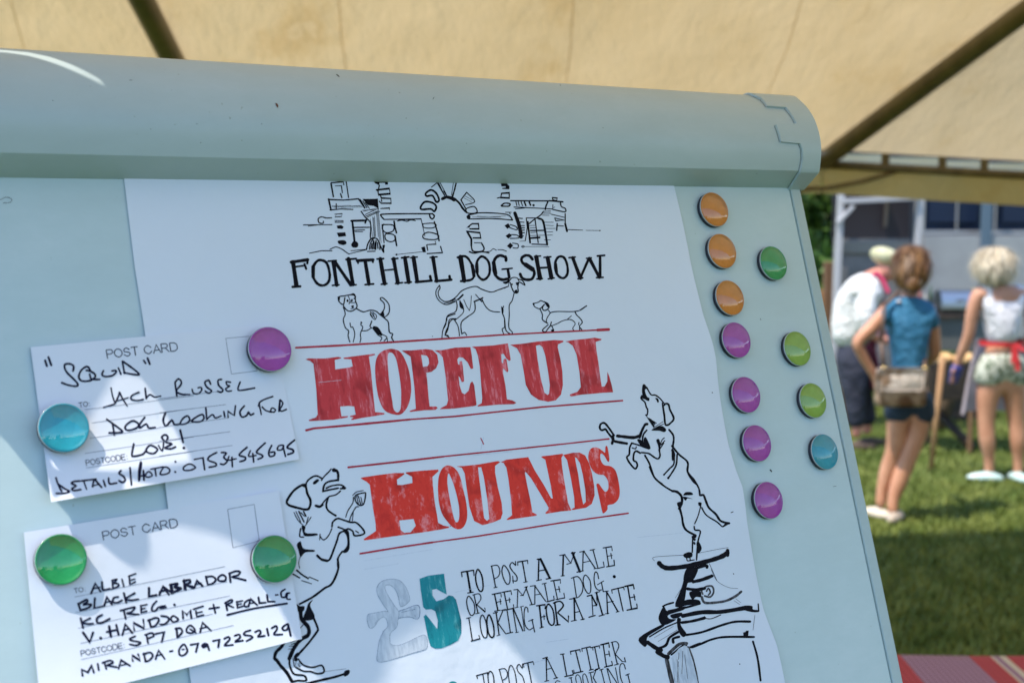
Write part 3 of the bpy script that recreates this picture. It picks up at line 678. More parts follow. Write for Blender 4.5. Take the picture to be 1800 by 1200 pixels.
apm = canvas_mat('sheer_apron', (.45, .40, .45), (.52, .46, .5), .4)
bm = bmesh.new(); prev = None
for i in range(15):
    a = radians(-8 + i * 14); rx, ry = .185, .16
    q = [bm.verts.new((b2(1763, 604)[0] + rx * cos(a) * (1 + f), ry * sin(a) * (1 + f) + .01, z)) for z, f in ((b2(0, 604)[2] + .02, -.12), (.72, .12), (.46, .32))]
    if prev: bm.faces.new((prev[0], q[0], q[1], prev[1])); bm.faces.new((prev[1], q[1], q[2], prev[2]))
    prev = q
link('apron', bmm('apron', bm, True), apm, PB)
blh = mat('blonde_hair', (.55, .45, .30), .45, (.74, .66, .50), 26, stretch=(1, 1, .35), bump=.5, bscale=40)
hq = b2(1748, 467); ellip('hair', blh, PB, (hq[0], .0, hq[2] + .015), (.128, .125, .115), 4, .035, 3); locks('hair_locks', blh, PB, (hq[0], 0, hq[2] + .015), (.128, .128, .118), 1700, 6, .5, .45)
gl = mat('blue_glove', (.05, .07, .32), .4); V_ = [(*b2(1698, 640, .09)[:2], b2(1698, 640)[2], .034)]; E_ = []; chain(V_, E_, 0, [b2(1696, 652, .11, (.042, .03)), b2(1694, 662, .13, (.045, .03))])
for k in range(4): chain(V_, E_, 2, [b2(1689 + k * 3.6, 670, .15, .013), b2(1690 + k * 3.4, 680, .16, .011)])
chain(V_, E_, 1, [b2(1705, 662, .14, .014), b2(1705, 670, .16, .012)])
skinned('glove', V_, E_, gl, PB)
tq = mat('turquoise_trainer', (.40, .62, .62), .6, (.66, .78, .78), 12); shoe('shoe', tq, PB, (1742 - 1760) / k2, -.02, 1.25); shoe('shoe', tq, PB, (1800 - 1760) / k2, -.03, .15)

# man in white shirt, stooping, facing right
k3 = 2350 / 10.4
def b3(px, py, y=0, r=.05): return ((px - 1520) / k3, y, 1.85 - (py - 372) / k3, r)
PM = person('man in a pale cap, white shirt and maroon apron stooping over the barbecue', ((1520 - 900) / k3, 10.4, 0))
V_ = [b3(1498, 612, 0, (.085, .10))]; E_ = []
chain(V_, E_, 0, [b3(1500, 575, 0, (.08, .10)), b3(1505, 535, 0, (.09, .11)), b3(1522, 500, 0, (.09, .12)), b3(1541, 484, 0, (.06, .07)), b3(1548, 482, 0, .065), b3(1556, 480, 0, (.105, .09)), b3(1560, 464, 0, (.105, .095))])
ra = chain(V_, E_, 3, [b3(1512, 512, -.18, .06), b3(1512, 550, -.2, .052), b3(1518, 580, -.2, .044), b3(1540, 592, -.2, .036), b3(1558, 596, -.18, .028)]); hand(V_, E_, ra, (1, 0, -.15))
ra = chain(V_, E_, 3, [b3(1522, 512, .18, .06), b3(1528, 550, .2, .052), b3(1540, 575, .2, .044), b3(1556, 585, .2, .036), b3(1570, 592, .18, .028)]); hand(V_, E_, ra, (1, 0, -.15))
chain(V_, E_, 0, [b3(1500, 660, -.09, .06), b3(1502, 705, -.1, .05), b3(1506, 740, -.1, .045), b3(1507, 768, -.1, .04)])
chain(V_, E_, 0, [b3(1512, 660, .09, .06), b3(1526, 705, .1, .05), b3(1534, 740, .1, .045), b3(1538, 770, .1, .04)])
skinned('body', V_, E_, mat('ruddy_skin', (.56, .22, .16), .5, (.62, .28, .2), 6), PM)
ws = mat('white_shirt', (.74, .74, .72), .8, bump=1.0, bscale=7, bdist=.08)
V_ = [b3(1497, 618, 0, (.155, .165))]; E_ = []
chain(V_, E_, 0, [b3(1500, 565, 0, (.165, .18)), b3(1506, 532, 0, (.17, .19)), b3(1518, 500, 0, (.16, .19)), b3(1534, 480, 0, (.085, .10))])
chain(V_, E_, 3, [b3(1514, 515, -.17, .09), b3(1508, 548, -.21, .095), b3(1514, 578, -.21, .085), b3(1526, 586, -.21, .055)]); chain(V_, E_, 3, [b3(1524, 515, .17, .085), b3(1530, 550, .2, .08), b3(1540, 572, .2, .06)])
skinned('shirt', V_, E_, ws, PM)
dn_ = mat('navy_trousers', (.015, .018, .035), .8, (.03, .035, .06), 7, bump=1.0, bscale=6, bdist=.08)
V_ = [b3(1498, 612, 0, (.15, .16))]; E_ = []; chain(V_, E_, 0, [b3(1497, 592, 0, (.13, .145))]); chain(V_, E_, 0, [b3(1500, 665, -.09, .115), b3(1503, 705, -.1, .085), b3(1506, 752, -.1, .07)]); chain(V_, E_, 0, [b3(1512, 665, .09, .115), b3(1528, 705, .1, .09), b3(1540, 755, .1, .075)])
skinned('trousers', V_, E_, dn_, PM)
vs = []; fs = []; apx = [(1540, 492), (1552, 520), (1553, 550), (1545, 580), (1540, 610), (1550, 650), (1556, 690)]
for j, (px, py) in enumerate(apx):
    for i in range(7):
        y = -.17 + .34 * i / 6; q = b3(px, py); vs.append((q[0] - .04 * ((i - 3) / 3) ** 2, y, q[2]))
for j in range(len(apx) - 1):
    for i in range(6): a = j * 7 + i; fs.append((a, a + 1, a + 8, a + 7))
link('apron', pyd('apron', vs, fs, True), mat('maroon_apron', (.27, .012, .06), .8), PM)
bm = bmesh.new(); P = [b3(1526, 487, -.10)[:3], b3(1536, 478, -.07)[:3], b3(1545, 490, -.11)[:3], b3(1552, 512, -.17)[:3]]
for a, b_ in zip(P, P[1:]): tube(bm, a, b_, .016)
link('neck_strap', bmm('neck_strap', bm), mat('pink_strap', (.42, .02, .09), .7), PM)
capm = mat('straw_cap', (.48, .47, .28), .8, (.62, .60, .42), 12); hq = b3(1556, 451); ellip('cap', capm, PM, (hq[0], 0, hq[2]), (.125, .12, .072), 3, .01, 1, (0, .35, 0)); hq = b3(1580, 462); ellip('cap_peak', capm, PM, (hq[0], 0, hq[2] - .01), (.085, .08, .012), 2, 0, 0, (0, .55, 0))
for x, y in ((1512, -.1), (1546, .1)): shoe('boot', mat('brown_boot', (.09, .06, .045), .7), PM, (x - 1520) / k3, y, -1.45, .29)
# ------------------------------------------------------------------ what is drawn on the poster (zoomed tracings)
A1 = (500, 300, 6); A2 = (780, 300, 6); B1 = (500, 480, 6); B2 = (780, 480, 6)
TITLE = [(*A1, 20, """w38 90,965 125,1210; w27 70,965 245,940; w18 243,938 240,980; w16 110,1015 215,1000; w20 210,985 228,1035; w22 85,1226 165,1220;
w23 ~360,945 305,1010 300,1110 345,1190 410,1210 465,1170 475,1080 440,970 360,945; w30 302,1010 302,1120;
w34 515,960 550,1205; w16 460,955 545,948; w29 530,960 700,1205; w33 675,930 722,1200; w18 650,937 755,928; w15 505,1210 575,1204; w15 690,1210 755,1203;
w25 765,950 935,940; w18 775,945 775,975; w18 930,935 932,965; w33 850,950 890,1195; w15 850,1202 940,1194;
w36 1010,932 1055,1190; w15 975,932 1045,928; w15 1020,1198 1080,1191; w14 1060,1050 1160,1040; w33 1150,930 1195,1185; w15 1130,932 1195,925; w15 1170,1190 1245,1180;
w36 1270,920 1310,1175; w17 1235,920 1310,910; w17 1270,1182 1335,1174;
w33 1360,915 1400,1170; w13 1330,918 1400,911; w23 1385,1175 1550,1160; w22 1535,1112 1545,1160;
w31 1565,915 1605,1165; w13 1535,916 1610,909; w21 1590,1165 1760,1150; w23 1740,1112 1745,1150"""),
(*A2, 20, """w38 175,910 215,1160; w20 ~145,915 230,905 290,980 320,1070 310,1130 270,1155 180,1165; w29 300,1000 318,1110;
w21 ~400,905 350,960 345,1050 370,1120 420,1150 470,1110 485,1040 465,950 400,905; w27 348,980 352,1070;
w25 ~655,948 650,915 590,895 540,930 525,1000 535,1080 570,1130 620,1150 670,1140; w33 525,970 545,1085; w21 652,905 656,950; w15 615,1040 720,1030; w24 675,1040 690,1125;
w24 ~935,935 905,900 860,895 820,925 830,970 880,1000 930,1030 955,1080 930,1140 870,1150 825,1130 805,1090; w36 860,990 938,1042;
w37 975,910 1015,1135; w13 955,905 1020,900; w13 980,1142 1040,1138; w18 1020,1025 1110,1020; w35 1095,920 1135,1130; w13 1055,915 1130,908; w13 1100,1142 1165,1132;
w21 ~1210,910 1175,970 1180,1060 1220,1120 1270,1130 1305,1080 1300,990 1265,915 1210,910; w27 1178,985 1188,1070;
w30 1360,920 1440,1135; w15 1320,918 1385,912; w21 1440,1130 1530,925; w15 1505,925 1555,920; w28 1535,925 1640,1125; w25 1648,905 1648,1120; w17 1620,900 1695,893; w15 1415,1140 1465,1130; w15 1610,1128 1680,1125""")]
ARCH = [(*A1, 9, """w15 490,135 515,275; w11 495,130 620,118 625,150; w7 535,163 600,160; w10 600,160 610,235; w13 590,245 605,285; w11 650,112 675,285;
w17 465,302 490,415; w13 465,305 620,312 780,298 845,395; w11 480,415 600,405 720,410; w9 545,350 545,400; w3 500,380 840,375; w3 520,388 800,368; w3 600,390 820,385; w3 500,372 700,368;
#820,300 985,298 988,400 940,372 880,365; w9 800,305 850,395; w8 825,320 870,395; w8 850,340 895,400; w10 975,300 988,410;
w7 530,460 610,455 600,485 530,490 548,460; w6 530,525 620,530 620,545 530,545 550,525; #550,580 600,575 625,595 610,615 560,612; #550,655 640,650 650,690 570,700;
@565,740 630,735 655,765 620,785 570,770; w9 265,870 390,845 500,845; w9 ~480,830 540,805 600,825 650,860 680,880; w7 680,878 860,835; w7 700,845 870,830;
w11 ~495,498 440,500 390,488 355,510 365,550 405,555 410,535; w9 200,573 500,570; w7 250,585 340,575;
w20 705,530 860,525; w16 862,520 850,552; w19 715,535 740,760; w11 735,600 895,598; w9 740,630 845,625; w7 745,645 825,645; @705,775 735,740 775,765 770,805 735,812 710,800;
w11 ~808,430 850,490 900,540 910,600 905,700 920,720; w13 ~865,830 880,770 920,715 975,720 1005,780 1005,830; w11 ~895,830 905,770 935,720; w14 ~930,825 940,740; w14 ~960,830 965,740; w10 ~985,820 980,760; w11 912,825 920,770; w11 948,825 955,760;
w4 930,490 945,720; w4 950,480 960,700; w4 970,450 990,700; w4 990,440 1020,760; w4 905,510 930,700; w4 940,500 952,700; w4 980,440 1005,740; w7 850,465 975,405; w7 860,480 990,425; w7 870,492 1005,430; w5 830,430 960,400; w5 820,418 940,415; w11 875,852 955,850; w12 1005,780 1040,855; w13 1052,788 1048,812;
#945,115 1090,110 1092,148 1060,150 1060,130 1000,130 1000,158 950,130; w15 970,205 1105,190 1115,245 990,255 985,210; w11 1000,325 1020,345 1125,345 1120,295 1020,290 1025,325; w11 1000,155 990,200; w11 1010,255 1020,290; w9 1015,400 1110,395 1106,410;
w13 ~1050,515 1020,480 1040,460 1300,455 1560,455; w11 1050,515 1440,510; w6 1440,510 1480,690; w14 ~1530,455 1535,490 1560,510 1580,480 1560,455; w9 ~1190,532 1240,524 1290,536 1330,520 1380,528; w7 1200,522 1370,518;
w11 ~1045,565 1030,610 1070,655 1140,640 1155,590 1120,570 1045,570; w16 1155,535 1165,600 1180,655; w11 ~1060,680 1070,730 1120,750 1165,730 1155,680 1090,665 1060,680; w16 1165,690 1182,790; w11 1030,570 1050,760; w13 1040,790 1045,860; w5 1180,885 1460,855; w17 1180,885 1182,886;
w9 ~1460,560 1470,600 1560,605 1600,580 1570,555 1470,560; w11 ~1520,650 1460,680 1480,720 1600,725 1620,680 1520,650; w13 1580,540 1610,640 1630,740; w9 1505,780 1600,775 1590,750; w11 1500,785 1510,840; w11 1505,875 1665,865 1645,800; #1440,810 1480,800 1492,860 1460,862;
w18 ~1545,205 1490,240 1500,270 1560,265 1600,330 1630,310 1600,240 1545,205; w18 ~1480,330 1435,385 1450,410 1540,405 1580,430 1600,380 1560,340 1480,330; w9 1550,175 1610,128; w11 1610,128 1690,265; w7 1640,128 1700,240; w7 1625,128 1680,250; w28 ~1665,298 1720,280 1790,310; w11 1800,190 1770,265"""),
(*A2, 9, """w19 ~0,290 60,280 100,290 160,340 200,400 240,440; w13 130,132 95,270; w11 0,215 30,265; w5 100,132 80,260; w9 ~240,230 320,310 310,340 230,360; w11 240,230 180,310 230,400; w4 215,290 290,330; w4 225,270 300,310; w11 ~235,405 320,380 350,440 260,450 235,405;
w11 ~265,465 250,500 290,510 500,505 725,522; w11 ~260,470 400,445 660,462 725,522; w3 300,490 650,480; w3 350,480 600,490; @240,480 265,465 282,490 265,512 245,500;
w13 260,590 300,560 365,560 370,615 275,615; #235,602 282,572 272,602; w13 240,640 380,655 390,710 310,710; w17 250,650 290,720 290,790; w13 ~290,790 310,850 400,850 425,820 400,770; w7 320,760 400,760;
w13 ~270,855 320,870 400,855 475,868; w7 ~450,855 490,850 520,825 555,840; w7 ~570,835 620,835 660,850;
#600,138 660,132 692,165 690,198 620,195 612,185 655,180 650,165 608,168; w13 610,240 690,235 690,290 600,285 610,240; w11 565,290 610,280; w13 ~605,370 640,345 695,350 685,375 610,375; w7 650,440 710,440; w7 690,440 700,460;
w13 705,318 1100,320; w9 760,330 770,370; w9 785,330 795,370; w9 815,330 830,372; w15 850,330 865,370; w15 900,330 915,365; w20 945,365 948,367; w9 740,385 1060,400 1150,405; w7 755,405 850,395; w13 1100,320 1075,380 1070,410;
w11 1145,285 1195,290 1190,320 1150,310 1145,285; w14 1110,318 1255,330; w11 ~1230,340 1240,380 1280,400 1275,435 1150,410; w7 1150,360 1150,395 1170,385; w7 1060,430 1125,428; w7 1050,450 1125,450; w6 1040,470 1110,472; w7 1130,460 1280,495; w11 1280,455 1280,560; w9 1170,500 1275,525 1180,530 1170,500; w13 1195,560 1190,630; w9 1200,580 1260,585; w17 1280,560 1300,640; w7 1310,622 1465,628; w5 1500,630 1645,632; w12 1645,632 1647,633;
w33 750,450 790,560 810,650 815,700; w9 790,580 850,580; w9 790,605 850,605; w9 790,630 850,628; w9 790,660 850,655; w9 790,690 840,690; w9 770,500 830,505; w9 775,540 845,545; w11 ~1050,430 1020,470 960,510 900,560;
w9 870,505 880,600 860,735; w17 885,540 910,760; w9 870,500 960,500 1010,505; w11 960,500 995,760; w19 ~1000,505 1045,530 1070,650 1090,780; w13 915,632 1050,630; w17 915,712 1010,705; w11 930,775 1090,780; w5 1040,545 1155,545; w5 1050,575 1155,580; w5 1060,610 1175,610; w5 1060,650 1150,645; w5 900,685 1145,680; w5 800,745 860,742; w5 1060,730 1125,730; w5 900,580 960,578; w5 910,605 970,602; w5 915,655 980,650;
#640,580 680,555 702,590 670,615; w9 ~700,570 760,590 770,625 690,600; #650,690 690,660 717,690 680,717; w9 ~700,675 770,680 790,710 700,715; #665,795 700,760 732,790 700,825; w9 ~725,765 780,775 780,815 730,815; w4 820,800 1110,802; w5 ~820,800 835,790 850,800 835,812 820,800""")]
DOGS = [(*B1, 10, """w11 ~565,255 590,245 630,240 700,228 740,240 750,300 765,340 755,370 710,400 665,395 630,360 620,330; w11 ~565,255 575,300 620,330 635,260; @560,255 585,255 580,290 568,285; w12 ~705,225 730,220 748,250 735,270; w6 ~640,260 630,310; w7 ~670,240 690,290 680,325; @655,285 670,275 675,300 658,303; @705,275 720,278 715,300 700,300; w7 ~695,310 740,310 748,290; @705,345 730,340 725,365 708,362; w7 700,378 730,368;
w10 ~620,360 640,430 620,490 640,570 675,610 670,660 688,725; w11 ~760,375 830,408 900,392 960,400 1010,440 1060,480 1095,520 1105,620 1140,640 1130,680 1150,715; w10 ~1015,430 1050,380 1050,320 1010,275 1030,258 1080,300 1105,350 1100,420 1050,465 1010,430; #1015,430 1045,402 1055,455 1030,460;
w9 ~690,525 700,570 720,570 740,640 725,725; w9 ~810,520 805,545 825,570 800,640 805,690 795,730; w14 808,518 812,524; w9 ~820,608 870,605 910,580; w10 920,505 900,560 920,580; w7 ~910,405 905,440 950,490 970,450 930,410; w6 915,415 955,480; w6 930,412 950,470; w6 908,430 935,478; @935,560 985,570 1020,620 1030,660 980,640 940,600; w9 ~1020,640 1080,675 1050,715; w9 ~930,580 980,645 1025,680 1010,715; w7 1085,690 1085,720;
w9 ~1635,130 1640,160 1620,200 1635,260 1690,300 1760,295 1800,270; w9 ~1635,128 1600,180 1600,240 1640,300 1710,332 1800,300; w9 ~1800,430 1720,460 1710,500 1670,600 1660,680; w9 ~1780,480 1740,520 1720,600 1695,650; w8 ~1690,655 1720,655 1735,680"""),
(*B2, 10, """w10 ~0,300 60,295 130,250 200,180 330,140 400,170 500,200 580,175 680,140; w9 ~690,85 720,50 770,50 790,80; w11 ~700,100 715,150 740,200 770,210 785,190 780,150 790,100; @760,100 785,100 775,130 762,120; @705,115 725,110 722,130; @745,185 770,175 775,200 755,205; @620,95 660,85 690,60 690,95 650,115; w10 ~790,65 830,80 855,125 840,120 800,95 785,100; w9 ~740,215 720,290 690,340 690,440 685,570 720,620 720,640; w10 ~630,350 615,410 640,480 655,600 700,640; @605,350 630,380 625,430 612,410; w9 ~640,500 640,570 615,590 630,640; w9 ~400,270 440,350 500,400 590,410; w13 ~320,300 370,280 410,260; w8 335,225 390,290; w12 375,270 400,300; w10 ~325,300 325,400 250,460 190,510 180,570 190,640; w9 ~190,640 220,625 240,655; w10 ~130,290 140,350 120,410 40,450 20,540 0,580; w8 ~170,290 210,400 140,480; @165,290 200,330 210,380 170,360; w17 ~150,280 200,230; w9 ~130,480 60,490 45,560 15,640 45,670; w9 ~110,490 150,560 165,660; @80,480 130,475 130,495 90,490; w6 210,280 240,350 270,395; w6 290,240 285,330 270,395; w6 0,320 80,310 150,270; w6 690,90 680,140 640,160;
w9 ~945,322 1000,305 1020,290 1050,300; w9 ~940,322 960,355 1010,375 1040,350; w11 ~1050,300 1095,320 1110,360 1080,390 1050,390 1040,360 1060,330; @1060,300 1100,320 1105,360 1085,350; w10 ~1015,380 1040,440 1040,490 1095,530; w8 ~1100,390 1120,420 1090,470 1080,510 1095,530; w9 ~1120,420 1180,405 1360,405 1440,390 1505,345; w12 1440,388 1505,345; w10 ~1385,410 1400,440 1440,480 1460,520 1430,560 1455,595; w8 ~1140,555 1200,530 1260,500 1340,490 1385,530 1360,580 1370,600; w7 1300,490 1345,450; w9 ~1135,515 1125,550 1140,560 1160,610; w10 ~1100,545 1040,600 1070,620 1095,590 1130,545; w8 1425,520 1420,545; @1130,600 1160,590 1160,615 1140,618; w10 945,318 952,330; w8 1430,560 1432,598""")]
LINES = [(0, 0, 1, 2.6, "w3.0 520,611 600,607 700,600.5 800,594; w2.5 799,594 880,588.5 980,583.3 1070,579; w4 1050,580 1070,579; w3.3 538,756 552,752.5 620,746.5 720,737; w2.6 719,737 800,731.5 950,715.3 1094,703.8; w3 612,821 700,811.3 780,802; w2.3 779,802 840,795.7 990,780 1070,771; w2.8 633,972.5 700,961.5 760,952.6; w2.4 759,952.7 840,941.7 990,917.6 1104,901.5"), (*(600, 770, 6), 5, "w9 1470,0 1485,30 1500,62")]
BIGA = [  # (origin, scale, outline)
((520, 600, 6), "#100,190 130,178 300,180 440,162 480,170 470,180 410,195 415,295 560,275 600,262 585,188 510,185 500,172 600,158 740,140 830,130 835,142 770,160 790,300 810,500 835,745 870,745 935,755 930,768 830,785 700,805 590,828 580,820 610,800 570,795 570,785 630,770 615,685 560,678 465,685 480,790 550,785 545,800 400,825 140,840 135,825 210,800 230,770 215,500 185,235 150,205"),
((520, 600, 6), "@980,80 900,110 850,180 835,300 850,480 880,620 940,730 1040,770 1110,765 1170,700 1205,600 1215,480 1195,320 1150,190 1100,110 1040,82|1000,115 970,140 970,260 985,430 1015,620 1030,710 1065,748 1100,720 1110,620 1105,460 1070,240 1040,150"),
((520, 600, 6), "#1115,95 1210,95 1370,80 1440,90 1490,140 1503,220 1480,280 1430,320 1375,330 1385,420 1400,600 1410,685 1480,685 1495,700 1470,720 1350,725 1200,742 1200,730 1265,710 1250,480 1210,160|1320,140 1380,150 1400,180 1405,230 1390,260 1340,268"),
((800, 570, 6), "#-220,275 -130,270 0,245 130,240 160,240 175,330 190,465 165,470 130,400 80,350 40,345 22,370 30,420 45,425 45,390 70,385 80,440 95,600 70,610 50,560 35,545 45,640 70,720 100,738 140,700 160,620 180,600 200,640 225,850 200,860 0,885 -160,895 -150,880 -90,850 -75,800 -100,560 -130,350 -170,300"),
((800, 570, 6), "#175,235 240,232 400,222 555,200 570,280 585,375 570,385 540,360 510,310 485,315 490,400 505,415 510,370 525,360 540,370 560,490 550,505 530,490 505,460 505,520 530,650 545,790 600,800 645,825 620,840 450,845 350,855 240,865 235,855 280,830 285,780 260,450 240,330 215,260"),
((800, 570, 6), "#580,215 700,205 880,180 1050,165 1140,172 1140,185 1085,210 1080,240 1110,370 1130,500 1135,640 1115,740 1060,800 980,815 880,795 800,740 745,640 720,480 690,320 650,250|850,225 890,215 920,240 950,330 980,500 998,640 990,730 975,745 940,720 900,560 870,380"),
((800, 570, 6), "#1160,180 1250,165 1400,150 1470,140 1545,155 1540,165 1480,185 1490,280 1510,400 1530,560 1545,655 1575,655 1605,600 1605,500 1625,550 1650,640 1665,715 1560,720 1400,735 1330,740 1220,760 1205,740 1290,710 1325,660 1310,500 1280,320 1240,225 1190,190")]
BIGB = [
((600, 770, 6), "#200,420 230,410 400,385 560,365 660,365 665,378 585,435 590,490 640,492 700,480 750,470 745,405 680,370 680,358 800,345 1020,328 1025,345 960,405 965,500 985,680 1010,820 1020,890 1080,920 1135,930 1135,942 1050,960 860,990 600,1025 240,1075 235,1060 330,1000 365,975 360,900 330,720 300,490 270,460|610,865 760,850 785,920 730,990 660,995 625,965"),
((600, 770, 6), "@1100,290 1050,340 1020,450 1025,650 1060,790 1120,880 1180,940 1240,958 1290,930 1325,840 1320,700 1290,560 1250,400 1200,320 1150,290|1125,375 1150,400 1200,540 1240,720 1240,850 1215,885 1190,850 1150,680 1118,480"),
((600, 770, 6), "#1215,295 1300,290 1450,275 1560,255 1650,240 1675,250 1620,290 1620,360 1650,520 1690,680 1700,790 1680,850 1600,885 1490,915 1400,870 1350,720 1320,520 1300,370 1270,310|1440,305 1475,305 1500,400 1540,650 1560,850 1535,870 1505,840 1480,640 1450,400"),
((840, 760, 6), "#240,310 300,285 530,258 545,290 600,400 700,560 770,690 790,695 765,540 730,380 710,285 670,260 670,250 800,235 890,222 900,235 880,265 885,340 905,480 950,740 985,820 870,830 715,855 710,845 740,815 745,790 680,680 560,480 500,410 495,430 520,560 550,700 575,840 625,865 610,875 440,900 305,920 305,910 360,870 350,720 320,480 300,370 270,320"),
((840, 760, 6), "#900,235 1000,212 1070,210 1130,240 1170,320 1200,420 1225,560 1230,660 1200,750 1140,790 1000,815 985,805 1020,790 1015,680 980,480 940,290|1022,258 1042,268 1075,320 1105,440 1132,600 1138,730 1110,758 1085,640 1055,430 1030,310"),
((840, 760, 6), "@1380,305 1365,300 1330,240 1295,220 1290,270 1310,320 1340,345 1400,355 1450,400 1480,500 1495,620 1480,700 1430,750 1370,765 1365,810 1325,850 1310,830 1290,740 1260,600 1250,545 1275,540 1310,590 1345,625 1375,590 1370,510 1330,450 1270,440 1210,400 1170,310 1165,230 1190,170 1250,155 1310,190 1340,210 1345,150 1365,150 1385,270")]
FIVE = [((620, 980, 5.4545), "#640,200 720,170 875,150 885,240 900,350 860,330 800,295 760,305 765,360 800,415 870,395 920,358 960,365 990,400 1015,500 1040,600 1040,720 1010,790 940,830 850,865 790,868 745,845 720,760 700,660 680,560 700,540 740,590 810,680 815,600 790,510 750,490 700,495 675,470 670,430 650,300"),
((620, 980, 5.4545), "@915,1210 935,1186 960,1180 990,1190 1010,1215 1000,1260 900,1260")]
POUNDF = [(620, 980, 5.4545, 5, "@465,465 445,400 420,320 380,270 330,255 305,280 330,350 400,460 440,520 430,590 420,660 360,720 355,800 370,830 430,840 520,810 620,760 690,740 712,800 700,870 600,900 450,950 250,995 240,900 260,780 300,700 335,660 330,600 300,565 250,590 200,660 160,665 140,600 145,545 200,530 310,510 340,515 290,440 240,350 235,280 280,225 360,205 440,215 500,270 540,370 535,420; #438,512 500,490 630,455 630,580 540,565 450,578 435,590")]
POUND = [(620, 980, 5.4545, 5, """w6 ~465,465 445,400 420,320 380,270 330,255 305,280 330,350 400,460 440,520 430,590 420,660 360,720 355,800 370,830 430,840 520,810 620,760 690,740 712,800 700,870 600,900 450,950 250,995 240,900 260,780 300,700 335,660 330,600 300,565 250,590 200,660 160,665 140,600 145,545 200,530 310,510 340,515 290,440 240,350 235,280 280,225 360,205 440,215 500,270 540,370 535,420 465,465;
w5 ~440,510 500,490 630,455 630,580 540,565 450,575 430,590; w4 245,980 500,905 690,850; w5 260,990 600,895 700,870; w4 255,920 330,850; w4 170,550 240,600; w4 150,620 200,560; w4 200,640 240,590; w4 560,480 600,560; w4 470,520 600,490; w4 360,480 430,570; w4 380,500 420,640; w4 290,700 300,900; w4 320,680 330,880; w3 260,300 300,420; w3 280,260 350,430; w3 440,230 500,420; w3 460,240 520,400; w4 400,870 640,800; w4 500,860 680,790; w3 290,940 480,880; w6 360,570 420,580; w6 520,925 650,890""")]
T1 = (780, 950, 5)
